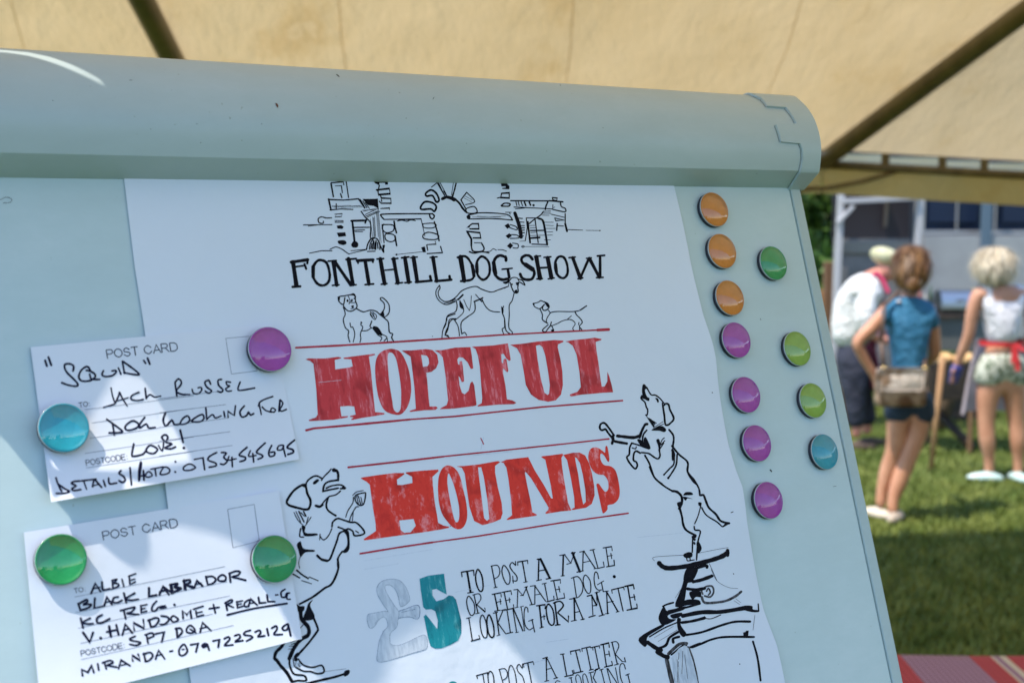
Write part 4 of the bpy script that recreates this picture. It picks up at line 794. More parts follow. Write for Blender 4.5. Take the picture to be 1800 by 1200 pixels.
TEXT = [(*T1, 9, """w11 155,275 260,258; w8 155,275 160,315; w8 262,260 265,305; w16 205,270 235,450; w9 210,458 258,450; w12 ~300,250 280,300 285,370 310,435 335,440 345,400 335,310 300,250;
w10 420,225 455,405; w8 ~415,222 470,215 492,260 480,310 440,335; w7 440,412 468,405; w9 ~530,215 510,260 525,330 555,380 580,360 575,280 530,215; w9 ~630,215 600,190 580,220 600,260 640,310 640,350 605,350; w7 605,310 610,370; w7 630,180 632,215;
w10 650,185 735,172; w7 650,185 650,215; w7 735,172 738,200; w11 690,180 722,360; w6 700,365 735,358; w12 835,160 830,340; w9 820,162 850,158; w18 850,160 930,325; w9 830,265 885,255; w8 815,350 858,340; w10 900,335 940,328;
w13 1050,125 1045,305; w8 1018,128 1065,120; w8 1060,120 1115,195 1150,105; w6 1080,205 1120,195; w18 1130,105 1195,270; w8 1120,108 1155,100; w7 1030,308 1060,305; w9 1170,275 1225,262;
w8 1195,98 1235,90; w9 1225,92 1220,255; w9 1230,90 1330,240; w7 1225,190 1290,175; w6 1320,245 1345,240; w7 1285,82 1325,75; w9 1310,78 1355,240; w8 1350,242 1410,228 1402,185; w8 1400,62 1475,50 1480,85; w9 1425,60 1450,225; w7 1435,135 1480,128; w7 1468,110 1475,155; w9 1430,228 1500,215 1495,170;
w9 ~220,485 200,530 215,610 240,655 270,630 265,550 220,485; w9 265,475 300,635; w8 ~255,475 310,465 325,510 290,560; w8 290,560 365,625 360,590; w6 280,640 315,632; w9 425,470 500,455 505,490; w11 445,465 475,610; w7 460,540 505,530; w7 495,510 500,555; w7 445,618 495,608;
w8 510,452 590,438 595,470; w10 530,450 560,600; w7 540,525 585,515; w7 575,500 580,540; w8 545,605 615,592 612,560; w7 615,430 650,425; w8 650,428 645,580; w8 650,428 695,480 730,405; w9 720,405 775,560; w6 710,408 735,400; w6 625,588 655,580; w6 672,480 700,478; w7 755,562 800,555;
w7 760,398 805,392; w8 800,395 800,550; w8 800,395 895,530; w6 800,475 855,465; w7 865,378 900,370; w9 885,375 915,530; w8 905,535 970,518 965,485; w8 940,352 1025,340 1025,370; w9 965,350 1000,515; w7 980,430 1020,422; w7 1010,400 1020,450; w8 985,515 1062,500 1055,460;
w8 1140,322 1165,490; w8 ~1120,328 1180,315 1220,380 1215,450 1180,495 1140,500; w8 ~1245,300 1225,340 1235,410 1265,460 1290,440 1285,350 1245,300; w8 ~1360,330 1350,285 1330,275 1320,330 1330,400 1355,430 1385,430; w7 1350,385 1405,352; w8 1385,362 1400,440; w24 1497,313 1499,315;
w8 200,680 235,672; w9 220,680 250,875; w8 240,880 318,858 308,830; w9 ~340,650 318,700 330,800 355,850 380,830 372,720 340,650; w12 ~400,650 378,700 390,800 415,845 440,830 435,740 400,650; w9 435,635 470,625; w10 460,630 485,820; w8 520,610 475,720 540,810; w7 505,610 540,600; w6 465,832 495,825;
w9 555,605 585,805; w8 530,610 580,600; w8 545,815 605,802; w8 605,590 640,800; w10 610,592 695,790; w7 680,580 710,790; w6 670,580 700,572; w6 630,805 655,800; w8 ~740,625 735,590 715,585 705,650 715,740 750,780 780,765; w7 745,705 785,690; w8 775,690 798,800;
w10 815,570 890,560 890,595; w13 840,570 860,755; w8 850,670 890,662; w7 880,650 882,690; w8 845,765 875,755; w12 ~920,555 900,600 915,700 945,740 970,715 960,610 920,555; w13 975,545 1000,735; w12 ~965,545 1020,530 1050,570 1000,630; w11 1000,630 1095,710 1095,660; w10 980,740 1020,735;
w8 1105,512 1150,505; w12 1145,510 1150,695; w10 1150,510 1225,690; w8 1145,630 1190,620; w8 1120,705 1165,695; w8 1205,692 1235,685; w10 1260,485 1300,475; w8 1300,480 1310,650; w11 1300,480 1345,570 1345,450; w12 1340,455 1395,650; w8 1330,455 1370,445; w8 1315,570 1340,565; w9 1275,670 1330,655; w9 1365,660 1410,648;
w10 1430,445 1440,640; w11 1430,445 1530,620; w8 1400,445 1445,440; w7 1440,540 1490,530; w7 1420,640 1450,635; w7 1515,625 1540,620; w10 1475,430 1580,405; w7 1475,430 1480,460; w7 1580,405 1585,430; w10 1530,415 1575,615; w11 1590,400 1665,385 1672,420; w11 1615,395 1650,600; w8 1635,500 1680,490; w8 1670,470 1680,520; w10 1610,608 1700,590 1695,555"""),
(820, 1090, 6, 10, """w12 105,580 220,548; w9 105,580 115,610; w9 220,545 222,575; w10 170,560 190,680; w11 ~235,680 225,580 245,535 270,550 285,600 290,680; w9 345,515 390,680; w9 ~340,515 400,505 430,550 420,600 385,625; w9 ~455,680 440,560 455,480 480,480 510,550 530,680;
w9 ~590,455 585,500 555,460 530,490 545,540 590,590 615,680; w11 600,455 700,432; w8 600,455 605,490; w8 700,432 710,465; w11 645,450 690,680; w11 805,400 850,385; w12 840,390 845,625; w10 845,390 950,605; w8 840,515 900,500; w9 825,640 865,630; w10 920,612 960,600;
w9 990,355 1030,350; w12 1015,355 1055,575; w11 1035,590 1125,570 1115,525; w12 1095,325 1195,305; w8 1095,325 1100,355; w8 1195,305 1198,330; w11 1150,320 1205,540; w11 1130,555 1225,535; w8 1130,520 1135,555; w12 1215,295 1305,275; w8 1215,295 1220,325; w12 1265,290 1310,510; w10 1295,522 1335,512;
w11 1310,285 1400,265; w8 1330,280 1332,310; w8 1400,265 1402,290; w11 1350,275 1395,495; w10 1360,515 1405,500; w12 1415,255 1500,235 1505,280; w12 1440,250 1475,480; w9 1465,360 1505,350; w9 1500,320 1510,375; w11 1455,490 1540,468 1530,430; w11 1535,235 1590,460; w9 ~1525,230 1580,222 1605,270 1570,350; w9 1565,350 1640,430 1675,435 1665,390; w9 1560,468 1605,455;
w8 ~930,670 950,635 985,640; w9 1080,605 1110,600; w9 1100,600 1115,680; w8 ~1165,680 1150,600 1170,570 1200,600 1215,680; w8 ~1235,680 1225,590 1240,560 1265,590 1290,680; w9 1290,550 1340,540; w10 1305,550 1330,680; w9 1365,520 1335,600 1380,680; w8 1345,525 1385,515; w9 1405,520 1440,510; w10 1420,520 1460,680; w9 1480,505 1525,680; w10 1490,505 1600,680; w8 1570,495 1605,680; w9 ~1675,510 1660,460 1630,455 1615,500 1625,600 1655,680; w9 1680,575 1715,560; w10 1700,565 1727,680""")]
R1 = (1020, 650, 6); R2 = (1060, 820, 6); R3 = (1100, 1000, 6)
HOWL = [(*R1, 12, """@655,165 675,150 705,185 718,208 695,200 682,215 695,265 728,322 700,322 668,290 650,235; w11 ~700,185 745,260 790,265 840,300 880,350; w12 ~650,270 640,300 680,340 695,390 710,420 705,470 690,475; w22 655,285 715,305; @788,298 815,298 828,330 815,345 803,318; w15 ~885,370 900,355 930,365 945,420 985,510 950,560 920,580 895,570 885,480 870,380; w10 865,350 868,385;
w6 690,475 770,600; w12 722,512 775,590; w10 740,520 785,570; w8 760,535 800,560; w5 770,610 870,545; w6 800,605 875,570; @750,635 800,602 850,590 880,600 905,630 885,655 830,640;
w20 ~705,570 680,580 645,650 625,710; w13 ~700,635 665,680 655,750 670,800; @670,720 695,715 740,820 710,830 670,790; w24 ~390,695 450,702 560,712 630,692; @598,735 640,735 665,800 640,800; w16 ~355,690 300,610 255,560 215,570 205,610 225,635 265,625 290,660 330,710; w22 ~340,700 345,735; w20 ~335,775 345,750 400,760 490,775;
w12 ~540,770 560,775 640,800 720,830; w14 ~540,775 520,820 515,890 490,920 520,980 575,1040 600,1010 590,970 560,950 565,880 590,855 630,875; w9 ~545,820 580,830 590,810; w13 ~645,870 720,880 780,920 820,935 840,900 830,840; @800,740 830,730 845,800 835,880 820,800; w8 ~885,715 860,740 845,780; w8 ~850,790 890,745; w8 ~840,830 880,770;
w15 ~935,630 975,680 985,730 975,800; w15 ~965,800 1040,890 1130,970 1130,1070 1180,1160 1220,1200; @965,830 1000,880 990,940 965,950; w12 ~990,890 985,990 940,1040 880,1105; w13 ~1020,890 1010,1000 960,1090 925,1140; w18 925,1138 927,1140; w14 880,1103 882,1105; w8 960,850 985,800; w14 ~680,900 730,990 780,1130 860,1200"""),
(*R2, 14, """w14 ~490,0 540,110 640,200 730,255; w19 ~730,255 780,265 825,310 830,380 800,440; @780,380 835,370 820,440 795,430; w14 ~895,0 895,60 960,140 1010,230 1020,300; @845,300 870,268 930,268 945,295 880,300; @840,318 880,318 948,340 890,332 870,357; w17 ~1030,300 1060,300 1080,350 1115,430 1190,500 1240,570 1330,595; w13 1270,625 1330,592; w11 ~1040,430 1090,510 1200,580 1260,630 1290,600; @1003,375 1037,378 1032,412 1008,408; w9 ~1030,410 1000,520 965,600; w12 ~960,630 970,665 1025,680 1000,790 985,980;
w17 ~805,430 830,520 845,610 880,670 970,720; @935,730 985,715 975,752 940,752; @943,758 978,760 965,782; w11 ~945,750 940,900; w16 960,800 965,810; @985,800 1010,790 1040,860 1005,912 990,860; @850,920 900,898 940,910 935,950 880,962 850,945; w9 ~880,960 890,990 930,985 960,980; w8 915,960 920,990;
w36 ~590,1015 630,1052 700,1068 860,1050 1000,1020 1150,980 1260,940 1310,905; w28 1312,882 1312,930; w3 ~540,990 545,950 850,930; w3 ~1000,910 1200,870 1320,850; @880,1075 1000,1060 980,1100 950,1160 950,1210 850,1210; w22 ~930,1085 1080,1040 1095,1060; w22 ~1000,1195 1080,1180 1150,1150; w4 1120,1020 1200,1200"""),
(*R3, 14, """@640,-10 755,-10 740,60 710,110 650,150 625,300 600,360 520,375 560,260 600,150; w26 ~710,130 800,110 905,70; w24 ~650,205 740,215 830,200; @670,240 780,230 790,290 740,290 700,320; @640,320 760,320 780,360 640,380 560,400 520,380; w14 ~390,390 430,370 500,350; @400,390 440,440 560,400 640,390 600,430 450,480 460,520 530,530 400,590 350,540 350,480; w17 ~450,440 640,400 780,360; w32 ~600,490 800,452 1000,448 1250,408; @1240,385 1330,385 1340,420 1400,430 1400,448 1330,450 1240,425; w11 1395,365 1400,430; @470,480 590,455 570,500 500,520; w22 ~590,560 700,545 830,512; w6 830,495 830,520;
w18 ~640,690 800,662 1000,592 1150,552 1310,550; @540,520 580,520 580,590 640,680 600,712 550,640; @140,720 380,580 400,600 240,700 220,760 220,800 190,812; w11 ~250,710 400,620 540,560; w32 ~230,770 320,830 370,850; w20 ~320,840 420,800 460,720 550,660; w20 ~500,770 500,730 560,710; @320,850 360,850 400,890 460,910 440,950 320,890; w12 ~480,900 600,800 640,800; w17 ~680,820 780,790 900,740 1050,712 1350,712; @680,810 780,770 800,790 700,832; #1235,665 1260,660 1270,645 1295,645 1290,700 1240,700; w16 ~1340,760 1390,940 1420,1170""")]
HOWLG = [(*R3, 14, """w16 ~810,260 800,220 850,180 910,180 925,240 890,290 830,280; w14 ~850,230 870,200 890,240 870,270; w22 ~800,290 830,350 940,350 1060,330 1160,280 1215,235; w9 ~830,515 900,520 1000,480; w28 ~450,890 560,790 640,780; w36 ~430,950 470,1120 495,1230; w36 ~655,830 705,980 755,1230; w5 520,900 505,1200; w5 560,870 540,1200; w5 600,860 590,1100; w4 620,900 650,1150; w4 540,950 560,1200; w5 500,950 530,1200; w4 640,1000 690,1200; w3 300,720 500,600; w3 340,760 540,640; w3 1140,330 1200,370; w3 1160,310 1210,350; w3 ~900,0 960,120 1080,190 1180,200; w3 520,300 600,180; w3 1360,480 1340,640""")]
L1 = (470, 800, 6); L2 = (460, 960, 6); L3 = (400, 1040, 7.5)
BEG = [(*L1, 14, """w19 ~390,310 290,360 220,450 205,500 240,530 330,555 400,570 440,555 455,480 420,400 390,310; w14 ~410,290 440,250 510,215 570,240; @380,310 415,285 410,340 365,325; @480,285 520,250 545,262 510,300 485,305; w11 ~570,262 600,220 650,170 670,145; w19 ~700,155 730,160 745,200 745,260; @680,145 710,135 730,170 690,175; w15 ~745,260 650,275 600,310 585,380; w14 ~600,375 640,365 745,345; w13 ~620,345 680,320 770,310 820,345 770,350; @800,325 830,340 815,360 780,345; w11 ~770,375 720,415 640,440 560,535; w20 ~510,530 550,540 580,520; w15 ~640,450 620,520 640,580 720,635;
w7 ~280,600 320,680 370,730; w7 300,590 350,700; w12 330,590 385,700; w12 ~380,590 405,640; w7 ~460,650 400,740; w7 ~430,650 410,720; w7 350,600 390,640; w11 ~350,770 340,850 380,860; @360,740 400,750 400,815 520,822 515,845 400,852 375,820; @310,940 350,905 380,980 490,995 490,1015 400,1022 350,1070 330,1010;
w14 ~680,750 690,700 740,665 800,680 880,705 940,710 1015,790 1010,830 920,845 900,800 860,775 830,780; w9 930,795 960,815; w8 ~825,650 850,580 900,500 905,440; w9 ~865,700 880,640 930,550 960,540; w7 ~895,690 905,600; w11 ~930,420 1010,395 1035,405 1015,510 970,525 930,480 930,420; w7 ~900,420 940,385 1010,370; w7 940,430 960,510; w7 960,430 980,515; w7 985,440 1000,510; w6 950,420 990,520; w9 ~680,770 640,850 590,890 555,850; w8 555,830 550,890;
@795,790 850,790 865,860 865,980 830,1025 790,1015 838,950 835,850; w13 ~745,755 800,775 830,790; w16 ~740,880 700,990 660,1090 630,1110; w15 ~740,870 760,820 810,795; w20 ~525,1055 570,1095 630,1110; w13 ~790,1010 745,1080 740,1170"""),
(*L2, 14, """w17 ~800,130 805,240 740,390 660,440 540,530 400,605; w13 ~370,250 430,300 490,335; w12 ~330,290 400,330; w8 500,320 595,360; w7 420,358 525,392; w6 ~405,110 390,170 400,230; @360,600 400,625 450,630 440,680 400,682 375,680; w30 ~410,660 420,760 490,850 490,930 410,980 340,1070 290,1180; @490,600 540,560 510,620 555,720 545,765 460,780 440,740 470,660; w17 ~550,760 590,860 580,900 490,1020 400,1120 370,1150; w6 ~405,860 440,820"""),
(*L3, 16, """w32 ~740,660 710,720 640,790 620,870 650,900 700,970 780,1060 850,1180; w20 ~850,1185 920,1165 1030,1165 1010,1100 880,1080 830,1000 815,900 850,780; w34 ~900,890 895,850 930,815; w17 ~930,880 1000,960 1120,990 1240,965 1270,1050 1190,1075 1090,1045 1000,1040 900,990; w8 ~860,870 880,980; w5 900,920 890,980; w5 925,940 945,990; w5 940,930 955,985; w23 ~1040,1205 1200,1165 1400,1120 1560,1070; @1540,1040 1605,1025 1600,1080 1540,1110; w3 ~1200,1060 1400,1030 1560,1010; w9 830,660 930,625; w9 840,690 890,670; w8 810,715 870,710; w7 800,750 850,745""")]
GUIDES = [(0, 0, 1, .5, "560,672 600,668; 1120,944 1200,936; 830,800 900,793; 850,768 845,790; 800,1040 860,1028; 640,1000 700,990; 880,1180 970,1155; 640,985 760,965; 960,1128 1000,1122")]

# postcards
CA = (40, 560, 6); CB = (280, 560, 6); CC = (40, 720, 6); CD_ = (280, 720, 6); CG = (40, 1000, 6); CH = (280, 1000, 6); CE = (40, 880, 6)
HAND1 = [(*CA, 20, """235,440 255,500; 270,405 300,490; w18 1275,440 1295,470; w18 1315,415 1340,480; w19 ~530,550 535,500 490,475 440,490 460,560 540,640 580,690 560,712 480,700 410,675; w19 ~715,550 680,505 620,540 590,610 620,655 700,655 760,620 755,580 700,550 670,545; w18 ~705,585 725,635 810,640; w17 ~850,548 835,590 870,610 940,600 980,570 980,548 940,550; w16 1008,520 1035,585; w18 1050,450 1072,575; w18 ~1055,450 1140,510 1225,580 1190,590 1065,568;
w14 ~930,730 945,810 970,885; w15 ~965,900 900,920 850,935; w15 ~975,890 1010,810 1020,775 1050,840 1100,918; w12 1000,865 1112,832; w16 ~1225,775 1150,810 1145,850 1210,862 1270,850; w17 1290,735 1300,840; w14 ~1300,840 1340,800 1390,825 1455,815"""),
(*CB, 17, """165,675 185,815; ~165,670 200,635 230,660 225,700 180,760 230,795 320,800; w15 ~345,745 360,785 410,790 445,755 440,725 408,728; ~540,690 520,650 480,670 500,720 550,760 520,785 485,765; ~655,640 620,650 625,700 670,750 650,775 615,765; w15 ~750,670 705,665 715,700 740,710 700,740 720,765 760,760; w15 ~852,668 828,740 860,755 1005,730;
w15 ~1195,820 1110,850 1060,880 1045,920; w15 1052,890 1075,1008; w15 ~1085,930 1120,965 1180,985; w13 ~1175,970 1190,940 1225,960 1205,985 1175,970; 1272,858 1262,975; w14 ~1275,855 1302,890 1280,940 1262,950; w14 ~1270,935 1285,975 1340,955"""),
(*CC, 18, """~885,100 940,140 1050,225 1000,240 910,243; 945,140 965,265; ~1160,115 1090,160 1080,200 1120,215 1200,190 1220,150 1160,115; ~1285,80 1235,150 1235,190 1300,150 1330,190 1395,185; w19 ~1170,360 1150,470 1170,490 1260,470 1290,440; ~1340,375 1300,420 1320,450 1380,460 1420,420 1390,390 1340,375; w14 ~1430,375 1470,432 1485,345; ~1495,330 1465,290 1500,262 1530,290 1510,340 1570,360 1500,400 1560,410 1610,390; w20 1660,215 1690,340; w25 1697,400 1699,402;
w17 ~350,715 370,780 410,860; ~370,780 440,830 490,860 430,880 355,880; w19 ~600,750 540,755 515,775 560,800 520,830 540,850 610,840; w19 620,748 770,730; w15 645,760 672,835; w19 ~735,810 755,735 790,770 830,815; w13 740,800 800,785; 850,745 870,805; ~905,720 915,778 990,770; w19 ~1035,640 1015,670 1060,700 1080,740 1050,765 1015,745; 1130,610 1145,790; @1215,640 1235,545 1260,560 1250,650 1240,740 1215,750; 1272,640 1278,740; w16 1240,700 1300,680; w15 ~1330,650 1290,690 1320,710 1365,690 1330,650; w15 1350,625 1480,600; w15 1395,625 1405,695; w15 ~1480,612 1450,680 1530,670 1550,635 1520,605 1480,612; w19 1608,545 1610,547; w19 1606,653 1608,655"""),
(*CD_, 17, """w19 ~65,30 40,110 70,170 130,110 160,155 220,150; ~220,150 250,90 300,65 320,110 280,145 220,150; ~340,120 400,70 455,50 470,90 430,125 340,120; 490,-20 500,100; w15 ~500,100 560,50 590,85 650,65; 680,20 690,75; w15 725,78 722,15 790,60 802,-42; ~895,-40 850,20 870,75 920,60 940,25 960,55 995,40;
w15 ~320,570 260,600 260,635 330,635 380,605 320,570; w16 370,522 460,505 478,630; ~605,450 530,490 515,530 590,560 595,590 525,605; ~655,450 705,455 680,500 715,540 680,575 645,570; w14 ~735,490 728,530 810,515; w15 765,500 770,600; ~925,395 860,450 845,480 905,500 900,530 850,545; w14 ~960,430 942,490 1020,480; w15 985,460 995,550; ~1115,350 1050,410 1025,450 1080,475 1085,500 1040,520; ~1185,375 1155,440 1165,490 1210,480 1215,445 1175,448; w15 ~1310,375 1260,380 1245,420 1290,420 1310,375; 1305,390 1330,490; w19 ~1425,320 1365,370 1350,400 1405,420 1410,450 1355,470""")]
HAND2 = [(*CG, 21, """720,255 765,148 820,235; w15 735,205 810,190; ~835,135 845,215 915,205; w17 ~940,118 990,105 965,145 1000,150 1010,175 935,210; w17 945,115 950,205; w17 1045,105 1065,180; w15 1115,72 1190,45; w17 1122,85 1130,160 1185,132; w14 1125,118 1180,102;
585,360 610,435; ~590,365 670,320 680,345 640,370 720,370 690,405 610,430; 760,305 752,410 845,390; 860,380 885,292 940,370; w14 865,350 930,335; w19 ~1005,290 960,300 950,345 1000,350 1045,325; 1065,250 1090,350; w19 ~1180,250 1085,310 1150,325 1215,315;
1330,195 1330,285 1410,270; 1440,270 1480,185 1540,265; w14 1440,238 1510,225; w19 1555,160 1570,255; w19 ~1550,165 1620,150 1600,190 1660,210 1570,255; w19 1700,120 1720,215; w19 ~1690,125 1750,110 1765,140 1720,160 1800,200;
610,515 635,615; w19 ~710,515 630,560 690,575 740,570; ~835,480 785,510 785,560 840,560 915,520; 1065,430 1085,520; w19 ~1030,435 1100,415 1180,400 1150,445 1100,465 1220,475; w17 1245,380 1250,455 1305,440; w15 1240,385 1310,370; w14 1245,420 1290,410; w18 ~1410,335 1370,380 1360,430 1400,435 1430,400 1500,385 1450,410 1510,400; w24 1598,372 1600,374;
w23 635,665 705,765 740,665; w27 820,722 822,724; w23 910,600 930,710; 985,585 1010,690; w19 885,660 1000,635; 1050,690 1080,578 1155,670; w15 1060,640 1125,625; w19 1175,640 1165,562 1280,622 1270,530; w19 1330,530 1350,605; w19 ~1320,540 1400,510 1435,530 1400,590 1355,605; w19 ~1460,490 1520,500 1540,530 1500,575 1450,580; w18 ~1590,490 1560,520 1590,555 1640,530 1590,490;
w19 ~1185,705 1130,730 1150,750 1240,770 1200,800 1130,790; w19 1305,695 1320,775; w19 ~1290,690 1360,670 1380,700 1330,725; w19 1400,680 1490,660 1465,765; w19 1620,620 1630,720; w19 ~1610,625 1660,620 1680,660 1635,715;
w20 630,1120 620,1055 685,1085 725,1012 748,1085; w19 790,995 800,1060; w19 860,975 880,1050; w19 ~840,985 920,960 950,985 890,1010 990,1030; w19 1010,1045 1035,955 1130,1015; w14 1020,1015 1090,1000; w19 1160,965 1150,905 1240,960 1215,895; w19 1275,885 1295,970; w19 ~1270,895 1340,875 1370,910 1330,960 1290,970; w19 1400,945 1430,852 1495,940; w14 1405,910 1470,895; w16 1550,865 1580,858"""),
(*CH, 19, """w21 0,265 40,180 115,235; w14 10,230 80,215; 130,155 140,235; w21 ~130,160 190,150 180,185 230,200 150,240; 260,110 265,210; ~255,130 320,110 310,150 270,165 350,180; w21 370,190 395,118 455,175; w14 380,160 440,145; 490,75 510,160; ~490,80 560,75 595,110 560,150 515,160; ~660,58 620,90 630,120 690,120 700,80 660,58; 740,40 750,135; ~735,45 800,20 850,25 830,60 770,80 830,95 910,115;
250,518 245,435 290,482 325,430 338,515; w17 360,420 460,388; w17 385,440 395,500 465,480; w14 382,462 450,445; w17 525,415 630,400; w17 570,370 590,460; 700,350 715,430; w17 ~690,355 760,320 765,345 720,370 780,400; w17 815,340 825,405 880,388; w14 815,345 875,330; w13 815,372 865,362; w17 ~945,320 900,350 900,390 940,390; 940,388 962,312 1030,375; w13 945,360 1010,350; 1045,295 1055,355 1120,350; 1135,270 1145,340 1215,340; w15 1225,270 1250,268; w17 ~1325,210 1285,240 1290,290 1330,290 1340,255 1372,250; w15 ~1350,262 1345,310 1380,315; w19 ~715,480 1000,412 1345,360;
w18 ~330,590 290,620 290,660 340,670 375,640 330,590; w15 325,630 385,668; 430,665 455,562 545,645; w15 430,625 510,605; w16 110,865 135,860; ~260,790 210,840 215,900 255,905 295,860 260,790; w14 240,845 262,842; 330,795 408,780 385,870; @440,800 480,770 512,790 505,815 460,832; 505,790 525,850; 565,755 632,740 620,820; ~685,730 730,712 740,740 690,800 775,795; ~795,700 840,687 850,720 800,762 880,750; ~960,642 905,660 895,690 960,700 980,720 920,755; ~1010,660 1055,642 1068,670 1040,708 1110,700; 1135,625 1150,695; ~1185,620 1230,597 1240,630 1210,685 1295,685; ~1355,575 1300,610 1310,640 1350,630 1355,575; 1358,580 1385,700""")]
RULE1 = [(*CA, 4, "655,958 1800,812"), (*CB, 4, "0,843 610,768; 0,990 700,905; 700,208 945,185; 700,208 760,583 1030,550 1025,520"), (*CC, 4, "730,138 1800,-15; 710,300 1440,190; 655,460 1800,285; 670,612 1800,437"), (*CD_, 4, "0,185 730,85; 0,330 745,230; 0,487 770,375")]
RULE2 = [(*CG, 4, "545,292 1440,112; 555,455 1440,280; 585,620 1440,430; 610,780 1440,600; 615,950 1440,768"), (*CH, 4, "0,112 690,-30; 0,280 710,130; 0,430 740,280; 0,600 560,470; 0,768 780,590"), (*CB, 4, "720,2008 1000,1956 1052,2330 1000,2355 775,2412 720,2008")]
FONT = {'P': (.62, ["0,0 0,1", "~0,1 .42,1 .58,.76 .42,.5 0,.5"]), 'O': (.78, ["~.36,1 .08,.8 0,.5 .08,.2 .36,0 .64,.2 .72,.5 .64,.8 .36,1"]),
 'S': (.66, ["~.56,.78 .3,1 .05,.8 .12,.56 .48,.44 .58,.22 .3,0 0,.22"]), 'T': (.64, ["0,1 .6,1", ".3,1 .3,0"]),
 'C': (.74, ["~.66,.74 .38,1 .08,.8 0,.5 .08,.2 .38,0 .68,.28"]), 'A': (.70, ["0,0 .34,1 .68,0", ".12,.33 .56,.33"]),
 'R': (.72, ["0,0 0,1", "~0,1 .45,1 .58,.76 .42,.5 0,.5", ".34,.5 .64,0"]), 'D': (.74, ["0,0 0,1", "~0,1 .36,1 .62,.8 .66,.5 .62,.2 .36,0 0,0"]),
 'E': (.62, [".56,1 0,1 0,0 .58,0", "0,.52 .5,.52"]), ':': (.3, [".1,.05 .1,.07", ".1,.62 .1,.64"]), ' ': (.36, [])}
def printed(text, x0, y0, x1, y1, hgt, wd):
    """printed capitals between two baseline points"""
    tot = sum(FONT[c][0] for c in text) + .1 * (len(text) - 1) - .05
    L = hypot(x1 - x0, y1 - y0); ex = ((x1 - x0) / L, (y1 - y0) / L); ey = (ex[1] * 0.75, -ex[0]); ey = (-0.17, -0.985)
    sx = L / tot; x = 0; out = []
    for c in text:
        for st in FONT[c][1]:
            pre = '~' if st[0] == '~' else ''
            pts = []
            for q in st.lstrip('~').split():
                a, b = (float(t) for t in q.split(','))
                X = x0 + ex[0] * (x + a) * sx + ey[0] * b * hgt; Y = y0 + ex[1] * (x + a) * sx + ey[1] * b * hgt
                pts.append('%.2f,%.2f' % (X, Y))
            out.append(pre + ' '.join(pts))
        x += FONT[c][0] + .1
    return (0, 0, 1, wd, ';'.join(out))
PRINT1 = [printed('POST CARD', 189, 629.5, 313, 616, 14.5, 1.5), printed('TO:', 139.5, 716, 159, 712.5, 8, 1.0), printed('POSTCODE:', 152, 818, 225, 806.5, 9.5, 1.1)]
PRINT2 = [printed('POST CARD', 182, 948.5, 313, 925, 14.5, 1.5), printed('TO:', 131, 1042, 151, 1038, 8, 1.0), printed('POSTCODE:', 143, 1152.5, 220, 1137.5, 9.5, 1.1)]
# ------------------------------------------------------------------ flip chart easel
CH_ROOT = thing('flip_chart', 'pale blue-grey flip chart board holding the dog show poster under its top bar', 'flip chart', at_board(0, 0))
UR = -0.0155                     # where the enamel panel meets the side frame
UL = -1.05; VB = -1.02
def board_piece(name, m, dims, bev=0.002, parent=None):
    return simple_box(name, m, parent or CH_ROOT, dims, bev)
board_piece('board_panel', M['board'], (UL + .016, UR, VB + .016, 0.03, -0.016, 0.0), 0.0015)
def frame_strip(name, x0, x1, y0, y1):
    o = board_piece(name, M['frame'], (x0, x1, y0, y1, -0.020, 0.0016), 0.0012)
    return o
frame_strip('side_frame', UR + 0.0007, 0.0, VB, 0.03)
frame_strip('side_frame', UL, UL + .0153, VB, 0.03)
board_piece('pen_tray', M['bar'], (UL + .02, -.02, VB - .03, VB + .0155, -.02, .045), .006)
# clamp bar: D shaped profile measured at its right end (v, n)
UE = 0.006
def bar_pt(px, py):
    r = ray(px, py); q = CAM - ORG
    t = (UE - q.dot(U)) / r.dot(U); p = q + r * t
    return p.dot(V), p.dot(N)
endpx = [(1391, 172), (1404, 180), (1416, 192), (1427, 209), (1434, 227), (1438.5, 246), (1440, 264), (1439, 283), (1437, 301), (1412, 330)]
prof = [bar_pt(*q) for q in endpx]
prof = [(prof[0][0] + .002, -0.03)] + [(prof[0][0] + .001, min(prof[0][1], 0) - .005)] + prof + [(prof[-1][0], -0.03)]
# smooth the round face, keep the bevel's crease
def resample(P, k=4):
    a = crom(P[1:-2], False, k); return [P[0]] + a + P[-2:]
prof = resample(prof)
def offset_prof(P, d):
    out = []
    for i, p in enumerate(P):
        a = P[max(i - 1, 0)]; b = P[min(i + 1, len(P) - 1)]
        t = (b[0] - a[0], b[1] - a[1]); L = hypot(*t) or 1
        nx, ny = t[1] / L, -t[0] / L
        if ny < 0 and abs(ny) > .9: pass
        out.append((p[0] + nx * d, p[1] + ny * d))
    return out
def sgn_out(P):
    # outward is away from the profile's centre
    c = (sum(p[0] for p in P) / len(P), sum(p[1] for p in P) / len(P)); o = offset_prof(P, 1)
    k = len(P) // 2
    return 1 if (o[k][0] - P[k][0]) * (P[k][0] - c[0]) + (o[k][1] - P[k][1]) * (P[k][1] - c[1]) > 0 else -1
SG = sgn_out(prof)
vs = []; fs = []; nP = len(prof); us = [UL - .01, -.8, -.6, -.4, -.2, -.05, UE - .002]
for u in us:
    for (v, n) in prof: vs.append((u, v, n))
for i in range(len(us) - 1):
    for j in range(nP - 1):
        a = i * nP + j; fs.append((a, a + nP, a + nP + 1, a + 1))
fs.append(list(range(nP))); 
me = pyd('clamp_bar', vs, fs, False)
bm = bmesh.new(); bm.from_mesh(me); bmesh.ops.recalc_face_normals(bm, faces=bm.faces)
for f in bm.faces: f.smooth = len(f.verts) == 4
for e in bm.edges:
    if len(e.link_faces) == 2 and e.calc_face_angle() > radians(24): e.smooth = False
bm.to_mesh(me); bm.free()
BAR = link('clamp_bar', me, M['bar'], CH_ROOT)
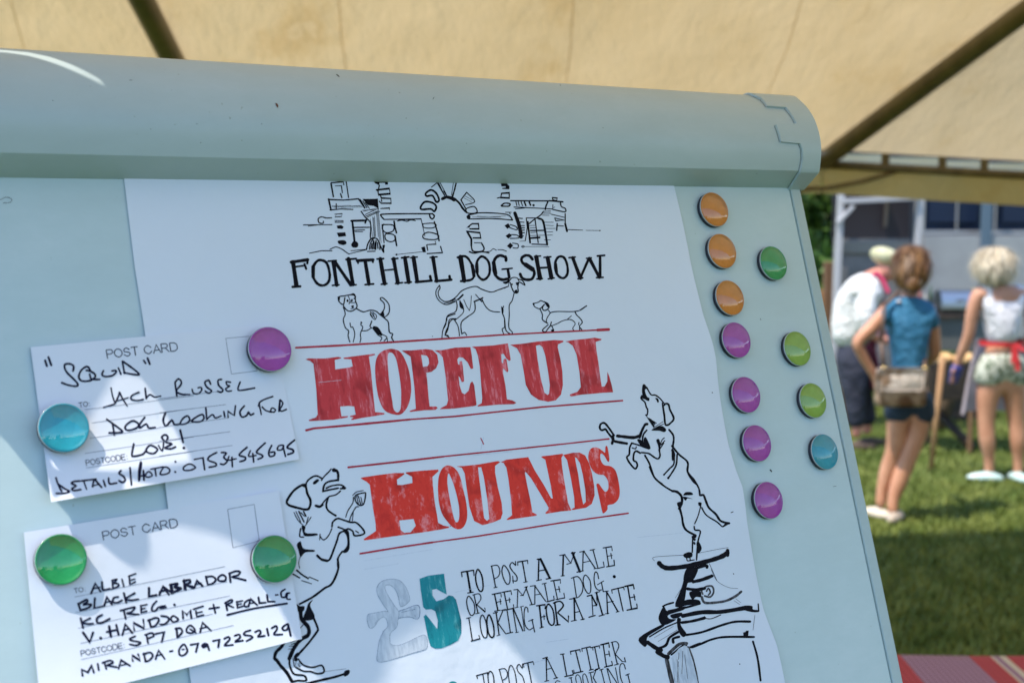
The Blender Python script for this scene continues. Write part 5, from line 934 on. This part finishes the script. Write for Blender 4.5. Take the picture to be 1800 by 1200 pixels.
# end cap with the stepped seam
def ustep(v, n, s):      # left edge of the cap along the profile, s = 0 top .. 1 bottom
    return 0
capL = [(0, bd(1331, 168, .02)[0]), (.10, 0), (.2, 0)]
op = offset_prof(prof, SG * .0026); 
lens = [0]
for a, b in zip(prof, prof[1:]): lens.append(lens[-1] + hypot(a[0] - b[0], a[1] - b[1]))
front = [i for i in range(2, nP - 1)]
s0, s1 = lens[2], lens[nP - 2]
def on_bar(px, py):
    """v, n and u of the point where the line of sight meets the bar's face"""
    best = None
    r = ray(px, py); q = CAM - ORG
    for (a, b) in zip(prof, prof[1:]):
        # edge direction in (v, n); plane through it along u
        dv, dn = b[0] - a[0], b[1] - a[1]
        nv, nn = -dn, dv
        den = r.dot(V) * nv + r.dot(N) * nn
        if abs(den) < 1e-9: continue
        t = ((a[0] - q.dot(V)) * nv + (a[1] - q.dot(N)) * nn) / den
        p = q + r * t; s = ((p.dot(V) - a[0]) * dv + (p.dot(N) - a[1]) * dn) / (dv * dv + dn * dn)
        if -0.001 <= s <= 1.001 and t > 0 and (best is None or t < best[0]): best = (t, p.dot(U), p.dot(V), p.dot(N), (nv, nn))
    return best
def bar_s(v, n):
    best = (9, 0)
    for i in range(nP - 1):
        p, q = prof[i], prof[i + 1]; dx, dy = q[0] - p[0], q[1] - p[1]; L2 = dx * dx + dy * dy or 1e-9
        t = max(0, min(1, ((v - p[0]) * dx + (n - p[1]) * dy) / L2)); dd = hypot(p[0] + dx * t - v, p[1] + dy * t - n)
        if dd < best[0]: best = (dd, lens[i] + (lens[i + 1] - lens[i]) * t)
    return best[1]
SK = []
for q in ((1336, 176), (1346, 189), (1379, 191.5), (1397, 219), (1361, 221), (1370, 250), (1403, 253), (1407, 262), (1408, 280), (1404, 300), (1386, 329)):
    h = on_bar(*q)
    if h: SK.append([bar_s(h[2], h[3]), h[1]])
for i in range(1, len(SK)): SK[i][0] = max(SK[i][0], SK[i - 1][0] + .0006)
SK = [[-9, SK[0][1] - .012], [SK[0][0] - .012, SK[0][1] - .008]] + SK + [[9, SK[-1][1]]]
def seam(s):
    for (p, x), (q, y) in zip(SK, SK[1:]):
        if p <= s <= q: return x + (y - x) * (s - p) / (q - p)
def seam_old(s):
    t = (s - s0) / (s1 - s0)
    K = [(-9, -.064), (.0, -.062), (.09, -.050), (.13, -.046), (.145, -.028), (.29, -.016), (.375, -.012), (.385, -.034), (.55, -.029), (.575, -.010), (.70, -.006), (.84, -.007), (1.0, -.0185), (9, -.0185)]
    for (a, x), (b, y) in zip(K, K[1:]):
        if a <= t <= b: return x + (y - x) * (t - a) / (b - a)
# dense profile so that the steps are crisp
def at_len(P, s):
    for i in range(len(P) - 1):
        if lens[i + 1] >= s:
            f = (s - lens[i]) / max(1e-9, lens[i + 1] - lens[i]); return (P[i][0] + (P[i + 1][0] - P[i][0]) * f, P[i][1] + (P[i + 1][1] - P[i][1]) * f)
    return P[-1]
ss = sorted(set([s0 + (s1 - s0) * t for t in [i / 120 for i in range(121)] + [.0]] + [k_[0] for k_ in SK[1:-1] if s0 < k_[0] < s1] + [0.0, lens[1], lens[-1]]))
vs = []; fs = []; q = []
for s in ss:
    o_ = at_len(op, s); i_ = at_len(prof, s); x = seam(s); e = 0.0008
    vs += [(x, i_[0], i_[1]), (x + e, o_[0], o_[1]), (UE + .0006, o_[0], o_[1]), (UE + .0022, i_[0] + (o_[0] - i_[0]) * -1.2, i_[1] + (o_[1] - i_[1]) * -1.2)]
for i in range(len(ss) - 1):
    for j in range(3):
        a = i * 4 + j; fs.append((a, a + 1, a + 5, a + 4))
fs.append([i * 4 + 3 for i in range(len(ss))])
me = pyd('end_cap', vs, fs); bm = bmesh.new(); bm.from_mesh(me); bmesh.ops.recalc_face_normals(bm, faces=bm.faces)
for f in bm.faces: f.smooth = len(f.verts) == 4
for e in bm.edges:
    if len(e.link_faces) == 2 and e.calc_face_angle() > radians(22): e.smooth = False
bm.to_mesh(me); bm.free()
link('end_cap', me, M['cap'], BAR)
# dark seam line along the cap's stepped edge
vs = []; fs = []; o2 = offset_prof(prof, SG * .0002)
for s in ss[2:-1]:
    o_ = at_len(o2, s); x = seam(s); vs += [(x - .0008, o_[0], o_[1]), (x + .0004, o_[0], o_[1])]
for i in range(len(vs) // 2 - 1): fs.append((2 * i, 2 * i + 1, 2 * i + 3, 2 * i + 2))
link('cap_seam', pyd('cap_seam', vs, fs), mat('seam_shadow_gap', (.10, .125, .13), .6), BAR)
board_piece('end_bracket', mat('dark_plastic', (.03, .028, .025), .6), (-.006, .003, prof[-1][0] - .007, prof[-1][0] + .0, -.03, .0), .001, BAR)
# legs of the easel
def bl(name, p, q, r): simple_tube(name, M['frame'], CH_ROOT, p, q, r)
for x in (UL + .09, -.12): bl('leg', (x, -.1, -.035), (x, -2.03, -.035), .014)
bl('leg', (UL / 2, -.1, -.05), (UL / 2, -1.8, -.62), .014)
# knocks and dirt on the chart
SBD = Sheet(lambda u, v: 0.0, 0.00025, 0, 0)
SBD.draw('scuff_mark', M['greyink'], CH_ROOT, [(1270, 720, 6, 5, "@495,630 508,628 522,650 512,655; w4 1165,808 1198,804; @1405,750 1415,748 1418,765 1408,768"), (1230, 540, 6, 5, "638,120 642,134; 1285,90 1290,102"), (0, 0, 1, .8, "~0,352 10,347 20,350 18,356 5,357")])
specks = [(487, 185, 4.5, 1.8, 65, 'b'), (594, 133, 4, .9, 40, 'k'), (93, 177, 1, .7, 0, 'k'), (460, 218, .9, .8, 0, 'k'), (529, 117, 1.4, .6, 10, 'k'), (353, 251, 1, .7, 20, 'k'), (265, 227, .8, .6, 0, 'k'), (762, 173, 3, .5, -60, 'k'), (714, 208, .9, .7, 0, 'k'), (657, 240, .7, .5, 0, 'k'), (820, 252, .8, .5, 0, 'k'), (1060, 225, .8, .6, 0, 'k'), (1415, 238, 3, .6, 75, 'k'), (1411, 207, 3, .5, 40, 'k'), (230, 141, 3, .4, -5, 'k'), (610, 250, .7, .5, 0, 'k'), (346, 218, 2, .4, 5, 'k'), (1330, 305, 1.2, .4, 10, 'k'), (985, 150, 1.6, .4, 70, 'k')]
for kind, mm in (('b', mat('brown_dirt', (.13, .05, .03), .8)), ('k', mat('dark_dirt', (.03, .03, .03), .8))):
    vs = []; fs = []
    for (px, py, L, W, ang, kk) in specks:
        if kk != kind: continue
        a = radians(ang); ring = []
        for i in range(10):
            t = 2 * pi * i / 10; jx = L * cos(t) * (1 + .25 * sin(3 * t)); jy = W * sin(t)
            X = px + jx * cos(a) - jy * sin(a); Y = py + jx * sin(a) + jy * cos(a)
            h = on_bar(X, Y)
            if h: ring.append(h)
        if len(ring) < 8: continue
        b0 = len(vs)
        for h in ring:
            q = Vector((h[1], h[2], h[3])) ; c = (CAM - ORG); d = Vector((c.dot(U), c.dot(V), c.dot(N))) - q; d.normalize()
            q = q + d * (.0018 if px > 1400 else .0006); vs.append(tuple(q))
        fs.append(list(range(b0, b0 + len(ring))))
    link('dirt_fleck', pyd('dirt_fleck', vs, fs), mm, BAR)

# ------------------------------------------------------------------ poster
LPX = [(216, 300), (217, 313), (236, 470), (250, 560), (268, 700), (288, 850), (310, 1020), (330, 1172), (352, 1330), (390, 1500)]
RPX = [(1181, 312), (1183, 327), (1200, 400), (1208, 437), (1217, 487), (1223, 518), (1230, 555), (1247, 607), (1253, 632), (1260, 682), (1270, 738), (1277, 782), (1288, 828), (1298, 857), (1302, 887), (1306, 918), (1311, 942), (1327, 1012), (1340, 1072), (1360, 1132), (1372, 1198), (1400, 1330), (1440, 1500)]
LB = sorted([bd(*p) for p in LPX], key=lambda q: q[1]); RB = sorted([bd(*p) for p in RPX], key=lambda q: q[1])
def interp(T, v):
    if v <= T[0][1]: return T[0][0]
    for a, b in zip(T, T[1:]):
        if v <= b[1]: return a[0] + (b[0] - a[0]) * (v - a[1]) / (b[1] - a[1])
    return T[-1][0]
VT = max(RB[-1][1], LB[-1][1]) + .004; VBP = max(RB[0][1], LB[0][1])
def HP(u, v):
    l = interp(LB, v); r = interp(RB, v); s = min(1, max(0, (u - l) / (r - l))); e = max(0, (s - .80) / .2); f = max(0, (.1 - s) / .1)
    g = min(1, max(0, (VT - v) / .15))
    return .0012 + g * (.0022 * e * e * (1.1 + sin(v * 34 + .8)) + .0010 * f * f * (1 + sin(v * 23)) + .00035 * sin(u * 11 + v * 7) * (1 - e) + .00035 + (.0007 + .0010 * min(1, max(0, -v - .25) / .25)) * (.5 + .5 * sin(u * 36 + v * 11)) * (.5 + .5 * sin(v * 19 + 1)))
POSTER = thing('poster', 'white hand-drawn dog show poster headed HOPEFUL HOUNDS, clamped on the flip chart', 'poster', at_board(-.5, -.3))
vs = []; fs = []; NU, NV = 110, 120
for j in range(NV + 1):
    v = VT + (VBP - VT) * j / NV; l = interp(LB, v); r = interp(RB, v)
    for i in range(NU + 1):
        u = l + (r - l) * i / NU; vs.append((u + .5, v + .3, HP(u, v)))
for j in range(NV):
    for i in range(NU):
        a = j * (NU + 1) + i; fs.append((a, a + NU + 1, a + NU + 2, a + 1))
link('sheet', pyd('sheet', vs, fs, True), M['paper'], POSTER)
SP = Sheet(HP, .00018, -.5, -.3)
SP.draw('title_lettering', M['ink'], POSTER, TITLE, fat=1.24)
SP.draw('archway_drawing', M['ink'], POSTER, ARCH)
t1, t2 = DOGS[0][4].split("w9 ~1635,130", 1); t3, t4 = DOGS[1][4].split("w9 ~945,322", 1)
SP.draw('terrier_drawing', M['ink'], POSTER, [(*B1, 10, t1)])
SP.draw('lurcher_drawing', M['ink'], POSTER, [(*B1, 10, "w9 ~1635,130" + t2), (*B2, 10, t3)])
SP.draw('dachshund_drawing', M['ink'], POSTER, [(*B2, 10, "w9 ~945,322" + t4)])
SP.draw('ruled_line', M['redline'], POSTER, LINES)
for d in BIGA: SP.draw('letter', M['red'], POSTER, [(*d[0], 10, d[1])])
for d in BIGB: SP.draw('letter', M['redB'], POSTER, [(*d[0], 10, d[1])])
for d in FIVE: SP.draw('numeral', M['teal'], POSTER, [(*d[0], 10, d[1])])
SP.draw('pound_sign', M['pencilfill'], POSTER, POUNDF)
SP.draw('pound_outline', M['pencil'], POSTER, POUND, fat=1.35)
SP.draw('price_lettering', M['ink'], POSTER, TEXT[:1]); SP.draw('price_lettering', M['ink'], POSTER, TEXT[1:])
SP.draw('howling_dog_drawing', M['ink'], POSTER, HOWL, fat=1.38)
SP.draw('plinth_wash', M['pencilfill'], POSTER, [(*R3, 5, '#480,930 560,830 620,800 660,830 710,980 770,1240 520,1240')])
SP.draw('plinth_shading', M['greyink'], POSTER, HOWLG, fat=1.2)
SP.draw('begging_dog_drawing', M['ink'], POSTER, BEG, fat=1.38)
SP.draw('pencil_guide', M['pencilfill'], POSTER, GUIDES)
SP.draw('ink_speck', M['ink'], POSTER, [(1020, 650, 6, 9, "1390,237 1392,240"), (1060, 820, 6, 8, "1350,482 1370,474; 1375,1128 1377,1130"), (1100, 1000, 6, 9, "1134,46 1136,49; 1200,996 1202,999"), (500, 480, 6, 7, "680,688 681,689; 1560,665 1562,667"), (600, 770, 6, 7, "1146,922 1150,926")])

# ------------------------------------------------------------------ postcards
def card(corners, label, hand, rule, prt, curl):
    K = [bd(*c, .004) for c in corners]       # TL TR BR BL
    cu = sum(k[0] for k in K) / 4; cv = sum(k[1] for k in K) / 4
    def Hc(u, v):
        # rough card coordinates
        ex = Vector((K[1][0] - K[0][0], K[1][1] - K[0][1])); ey = Vector((K[0][0] - K[3][0], K[0][1] - K[3][1]))
        d = Vector((u - K[3][0], v - K[3][1])); s = d.dot(ex) / ex.length_squared; t = d.dot(ey) / ey.length_squared
        return .0030 + curl(s, t)
    r = thing('postcard', label, 'postcard', at_board(cu, cv), 'filled-in postcards pinned on the flip chart')
    vs = []; fs = []; n = 40; m = 28; H0 = []
    for lay in (0, 1):
        for j in range(m + 1):
            for i in range(n + 1):
                s, t = i / n, j / m
                px = (corners[3][0] * (1 - s) + corners[2][0] * s) * (1 - t) + (corners[0][0] * (1 - s) + corners[1][0] * s) * t
                py = (corners[3][1] * (1 - s) + corners[2][1] * s) * (1 - t) + (corners[0][1] * (1 - s) + corners[1][1] * s) * t
                u, v, h = bdH(px, py, Hc); vs.append((u - cu, v - cv, h - lay * .00035))
    o2 = (n + 1) * (m + 1)
    for j in range(m):
        for i in range(n):
            a = j * (n + 1) + i; fs.append((a, a + 1, a + n + 2, a + n + 1)); b = a + o2; fs.append((b, b + n + 1, b + n + 2, b + 1))
    rim = [i for i in range(n + 1)] + [j * (n + 1) + n for j in range(1, m + 1)] + [m * (n + 1) + i for i in range(n - 1, -1, -1)] + [j * (n + 1) for j in range(m - 1, 0, -1)]
    for a, b in zip(rim, rim[1:] + rim[:1]): fs.append((b, a, a + o2, b + o2))
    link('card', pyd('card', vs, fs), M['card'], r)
    sh = Sheet(Hc, .00015, cu, cv)
    [sh.draw('printed_lettering', M['print'], r, [q_]) for q_ in prt]; sh.draw('printed_line', M['rule'], r, rule); sh.draw('handwriting', M['pen'], r, hand)
    return r
card([(54, 610), (479, 570), (526, 807), (90, 882)], 'upper postcard about Squid the Jack Russell, under a turquoise and a purple magnet', HAND1, RULE1, PRINT1,
     lambda s, t: .0075 * max(0, .55 - t) ** 2 / .3 * (1 - s) + .005 * max(0, .5 - t) ** 2 / .25 + .001 * sin(s * 5))
card([(42, 935), (490, 862), (531, 1122), (71, 1237)], 'lower postcard about Albie the black Labrador, held by two green magnets', HAND2, RULE2, PRINT2,
     lambda s, t: .006 * max(0, .5 - t) ** 2 / .25 + .0012 * sin(s * 6 + 1) + .0012)

# ------------------------------------------------------------------ magnets
def glossy_clear():
    m = bpy.data.materials.new('clear_dome'); m.use_nodes = True; nt = m.node_tree; nt.nodes.clear()
    o = nt.nodes.new('ShaderNodeOutputMaterial'); g = nt.nodes.new('ShaderNodeBsdfGlossy'); g.inputs['Roughness'].default_value = .02
    t = nt.nodes.new('ShaderNodeBsdfTransparent'); t.inputs[0].default_value = (.97, .98, .98, 1)
    lw = nt.nodes.new('ShaderNodeLayerWeight'); lw.inputs[0].default_value = .5; pw = nt.nodes.new('ShaderNodeMath'); pw.operation = 'POWER'; pw.inputs[1].default_value = 4.2
    nt.links.new(lw.outputs['Facing'], pw.inputs[0]); f = nt.nodes.new('ShaderNodeMath'); f.operation = 'MULTIPLY_ADD'; f.inputs[1].default_value = .9; f.inputs[2].default_value = .075; nt.links.new(pw.outputs[0], f.inputs[0]); x = nt.nodes.new('ShaderNodeMixShader')
    nt.links.new(f.outputs[0], x.inputs[0]); nt.links.new(t.outputs[0], x.inputs[1]); nt.links.new(g.outputs[0], x.inputs[2]); nt.links.new(x.outputs[0], o.inputs[0])
    return m
M['dome'] = glossy_clear()

M['rim'] = mat('clear_rim', (.36, .40, .42), .12, spec=.7)
MC = {'orange': (.56, .19, .025), 'green': (.0, .26, .075), 'lime': (.20, .37, .055), 'purple': (.33, .04, .34), 'turquoise': (.0, .28, .38)}
for k, c in MC.items(): M['m_' + k] = mat('magnet_' + k, c, .45, tuple(x * 1.12 + .004 for x in c), 160, spec=.4)
RM = .0196
me_core = lathe('magnet_core', [(0, 0), (.0188, 0), (.0195, .0006), (.0195, .0048), (.0183, .0048), (0, .0026)], 48)
me_core.materials.append(M['core'])
me_rim = lathe('magnet_rim', [(.0190, .0049), (.0196, .0049), (.0198, .0052), (.0198, .0058), (.0196, .0063), (.0193, .0064), (.0193, .0052), (.0190, .0050)], 64)
me_rim.materials.append(M['rim'])
Rc = .0197; hd = .0056; Rs = (Rc * Rc + hd * hd) / (2 * hd)
cap = [(Rc, .0060)] + [(Rc * cos(pi / 2 * i / 12), .0060 + sqrt(Rs * Rs - (Rc * cos(pi / 2 * i / 12)) ** 2) - (Rs - hd)) for i in range(1, 12)] + [(0, .0060 + hd)]
me_dome = lathe('magnet_dome', cap, 64); me_dome.materials.append(M['dome'])
cups = {}
for k in MC:
    me = lathe('magnet_cup_' + k, [(0, .0030), (.004, .0031), (.008, .0036), (.012, .0044), (.0155, .0053), (.0180, .0061), (.0188, .0070), (.0192, .0066), (.0193, .0049), (.0183, .0049), (.0150, .0045), (0, .0027)], 64)
    me.materials.append(M['m_' + k]); cups[k] = me
def magnet(px, py, colr, label, base, rot=0):
    u, v = bd(px, py, base + .0045)
    r = thing('magnet', label, 'magnet', at_board(u, v, base) @ Matrix.Rotation(rot, 4, 'Z'), 'round domed magnets on the flip chart')
    for nm, me in (('magnet_core', me_core), ('coloured_cup', cups[colr]), ('clear_rim', me_rim), ('glass_dome', me_dome)):
        o = bpy.data.objects.new(nm, me); C.objects.link(o); o.parent = r
    return r
ML = [(1254, 369, 'orange', 'top orange magnet in the column, just below the top bar'), (1268, 442, 'orange', 'middle one of the three orange magnets'),
 (1281.5, 524, 'orange', 'lowest orange magnet, directly above a purple one'), (1293, 598, 'purple', 'purple magnet directly below the orange ones'),
 (1310, 694, 'purple', 'second purple magnet down the column, left of a lime one'), (1329, 779, 'purple', 'third purple magnet down the column, left of a turquoise one'),
 (1349.5, 879, 'purple', 'lowest purple magnet beside the poster edge'), (1358, 463, 'green', 'dark green magnet alone at the right side of the board'),
 (1400, 613, 'lime', 'upper lime green magnet near the board edge'), (1427.5, 704, 'lime', 'lower lime green magnet near the board edge, above a turquoise one'),
 (1448, 794, 'turquoise', 'turquoise blue magnet near the right board edge')]
for i, (px, py, c, lb) in enumerate(ML): magnet(px, py, c, lb, .0002, i * 1.1)
magnet(111.5, 752, 'turquoise', 'turquoise magnet holding the left edge of the upper postcard, partly in sun', .0075)
magnet(473.5, 614, 'purple', 'purple magnet on the stamp box of the upper postcard', .0045)
magnet(106.5, 983, 'green', 'green magnet at the top left of the lower postcard, partly in sun', .0055)
magnet(481.5, 982, 'green', 'green magnet at the right edge of the lower postcard', .0055)
# unseen sun blocker added out of frame, cut to shape the board's sun patches
SHADE_EDGE = [(-420, 640), (-60, 700), (0, 755), (60, 830), (112, 888), (128, 925), (142, 958), (151, 962), (159, 930),
       (185, 968), (215, 992), (240, 1006), (258, 1004), (266, 985), (266, 955), (259, 925), (250, 899), (290, 918), (330, 928), (370, 938), (402, 950), (428, 966), (452, 985), (470, 1012), (484, 1045), (500, 1085), (518, 1118), (532, 1150), (560, 1186), (590, 1215),
       (640, 1230), (672, 1190), (690, 1130), (742, 1098), (800, 1076), (850, 1092), (890, 1122), (922, 1160), (960, 1225), (1040, 1330), (1250, 1500), (1600, 1700)]
HOLE = [(203, 668), (190, 695), (168, 730), (138, 770), (112, 808), (104, 838), (116, 858), (150, 868), (234, 876), (300, 862), (352, 845), (344, 818), (322, 784), (300, 742), (276, 702), (250, 668), (226, 662)]  # opening cut in the blocker to light the upper postcard
hz_ = Vector((SUN.x, SUN.y, 0)).normalized(); base = CAM * 0
u0, v0 = bd(250, 950); P0 = ORG + U * u0 + V * v0 + SUN * .50
ax = Vector((-hz_.y, hz_.x, 0))        # along the added blocker
def flap(px, py, h=.003):  # carries a board mark towards the sun on to the added blocker
    u, v = bd(px, py, h); P = ORG + U * u + V * v + N * h; t = (P0 - P).dot(hz_) / SUN.dot(hz_); Q = P + SUN * t - P0
    return Vector((Q.dot(ax), Q.z, 0))
shade_edge = [flap(*q) for q in SHADE_EDGE]; hole = [flap(*q) for q in HOLE]
def bar_hit(px, py):
    h = on_bar(px, py)
    while h is None: py += 1; h = on_bar(px, py)
    P = ORG + U * h[1] + V * h[2] + N * h[3]; t = (P0 - P).dot(hz_) / SUN.dot(hz_); Q = P + SUN * t - P0
    return Vector((Q.dot(ax), Q.z, 0))
H4 = [bar_hit(*q) for q in ((-14, 91), (14, 93), (48, 98), (80, 106.5), (112, 118), (142, 131), (168, 143.5), (184, 151), (176, 140), (150, 125.5), (118, 111), (86, 100), (50, 92.5), (14, 89), (-14, 87))]  # slit cut in the blocker to light a streak on the bar
xs = [h.x for h in shade_edge]
TOPZ = 1.05
outer = shade_edge + [Vector((shade_edge[-1].x, TOPZ, 0)), Vector((-1.3, TOPZ, 0)), Vector((-1.3, shade_edge[0].y, 0))]
tr = tessellate_polygon([outer, hole, H4]); flat = outer + hole + H4
vs = [tuple(P0 + ax * q.x + Vector((0, 0, q.y))) for q in flat]
th = [tuple(Vector(v_) + hz_ * .0015) for v_ in vs]
link('sun_blocker', pyd('sun_blocker', vs, [tuple(t) for t in tr]), M['canvas'], MQ)
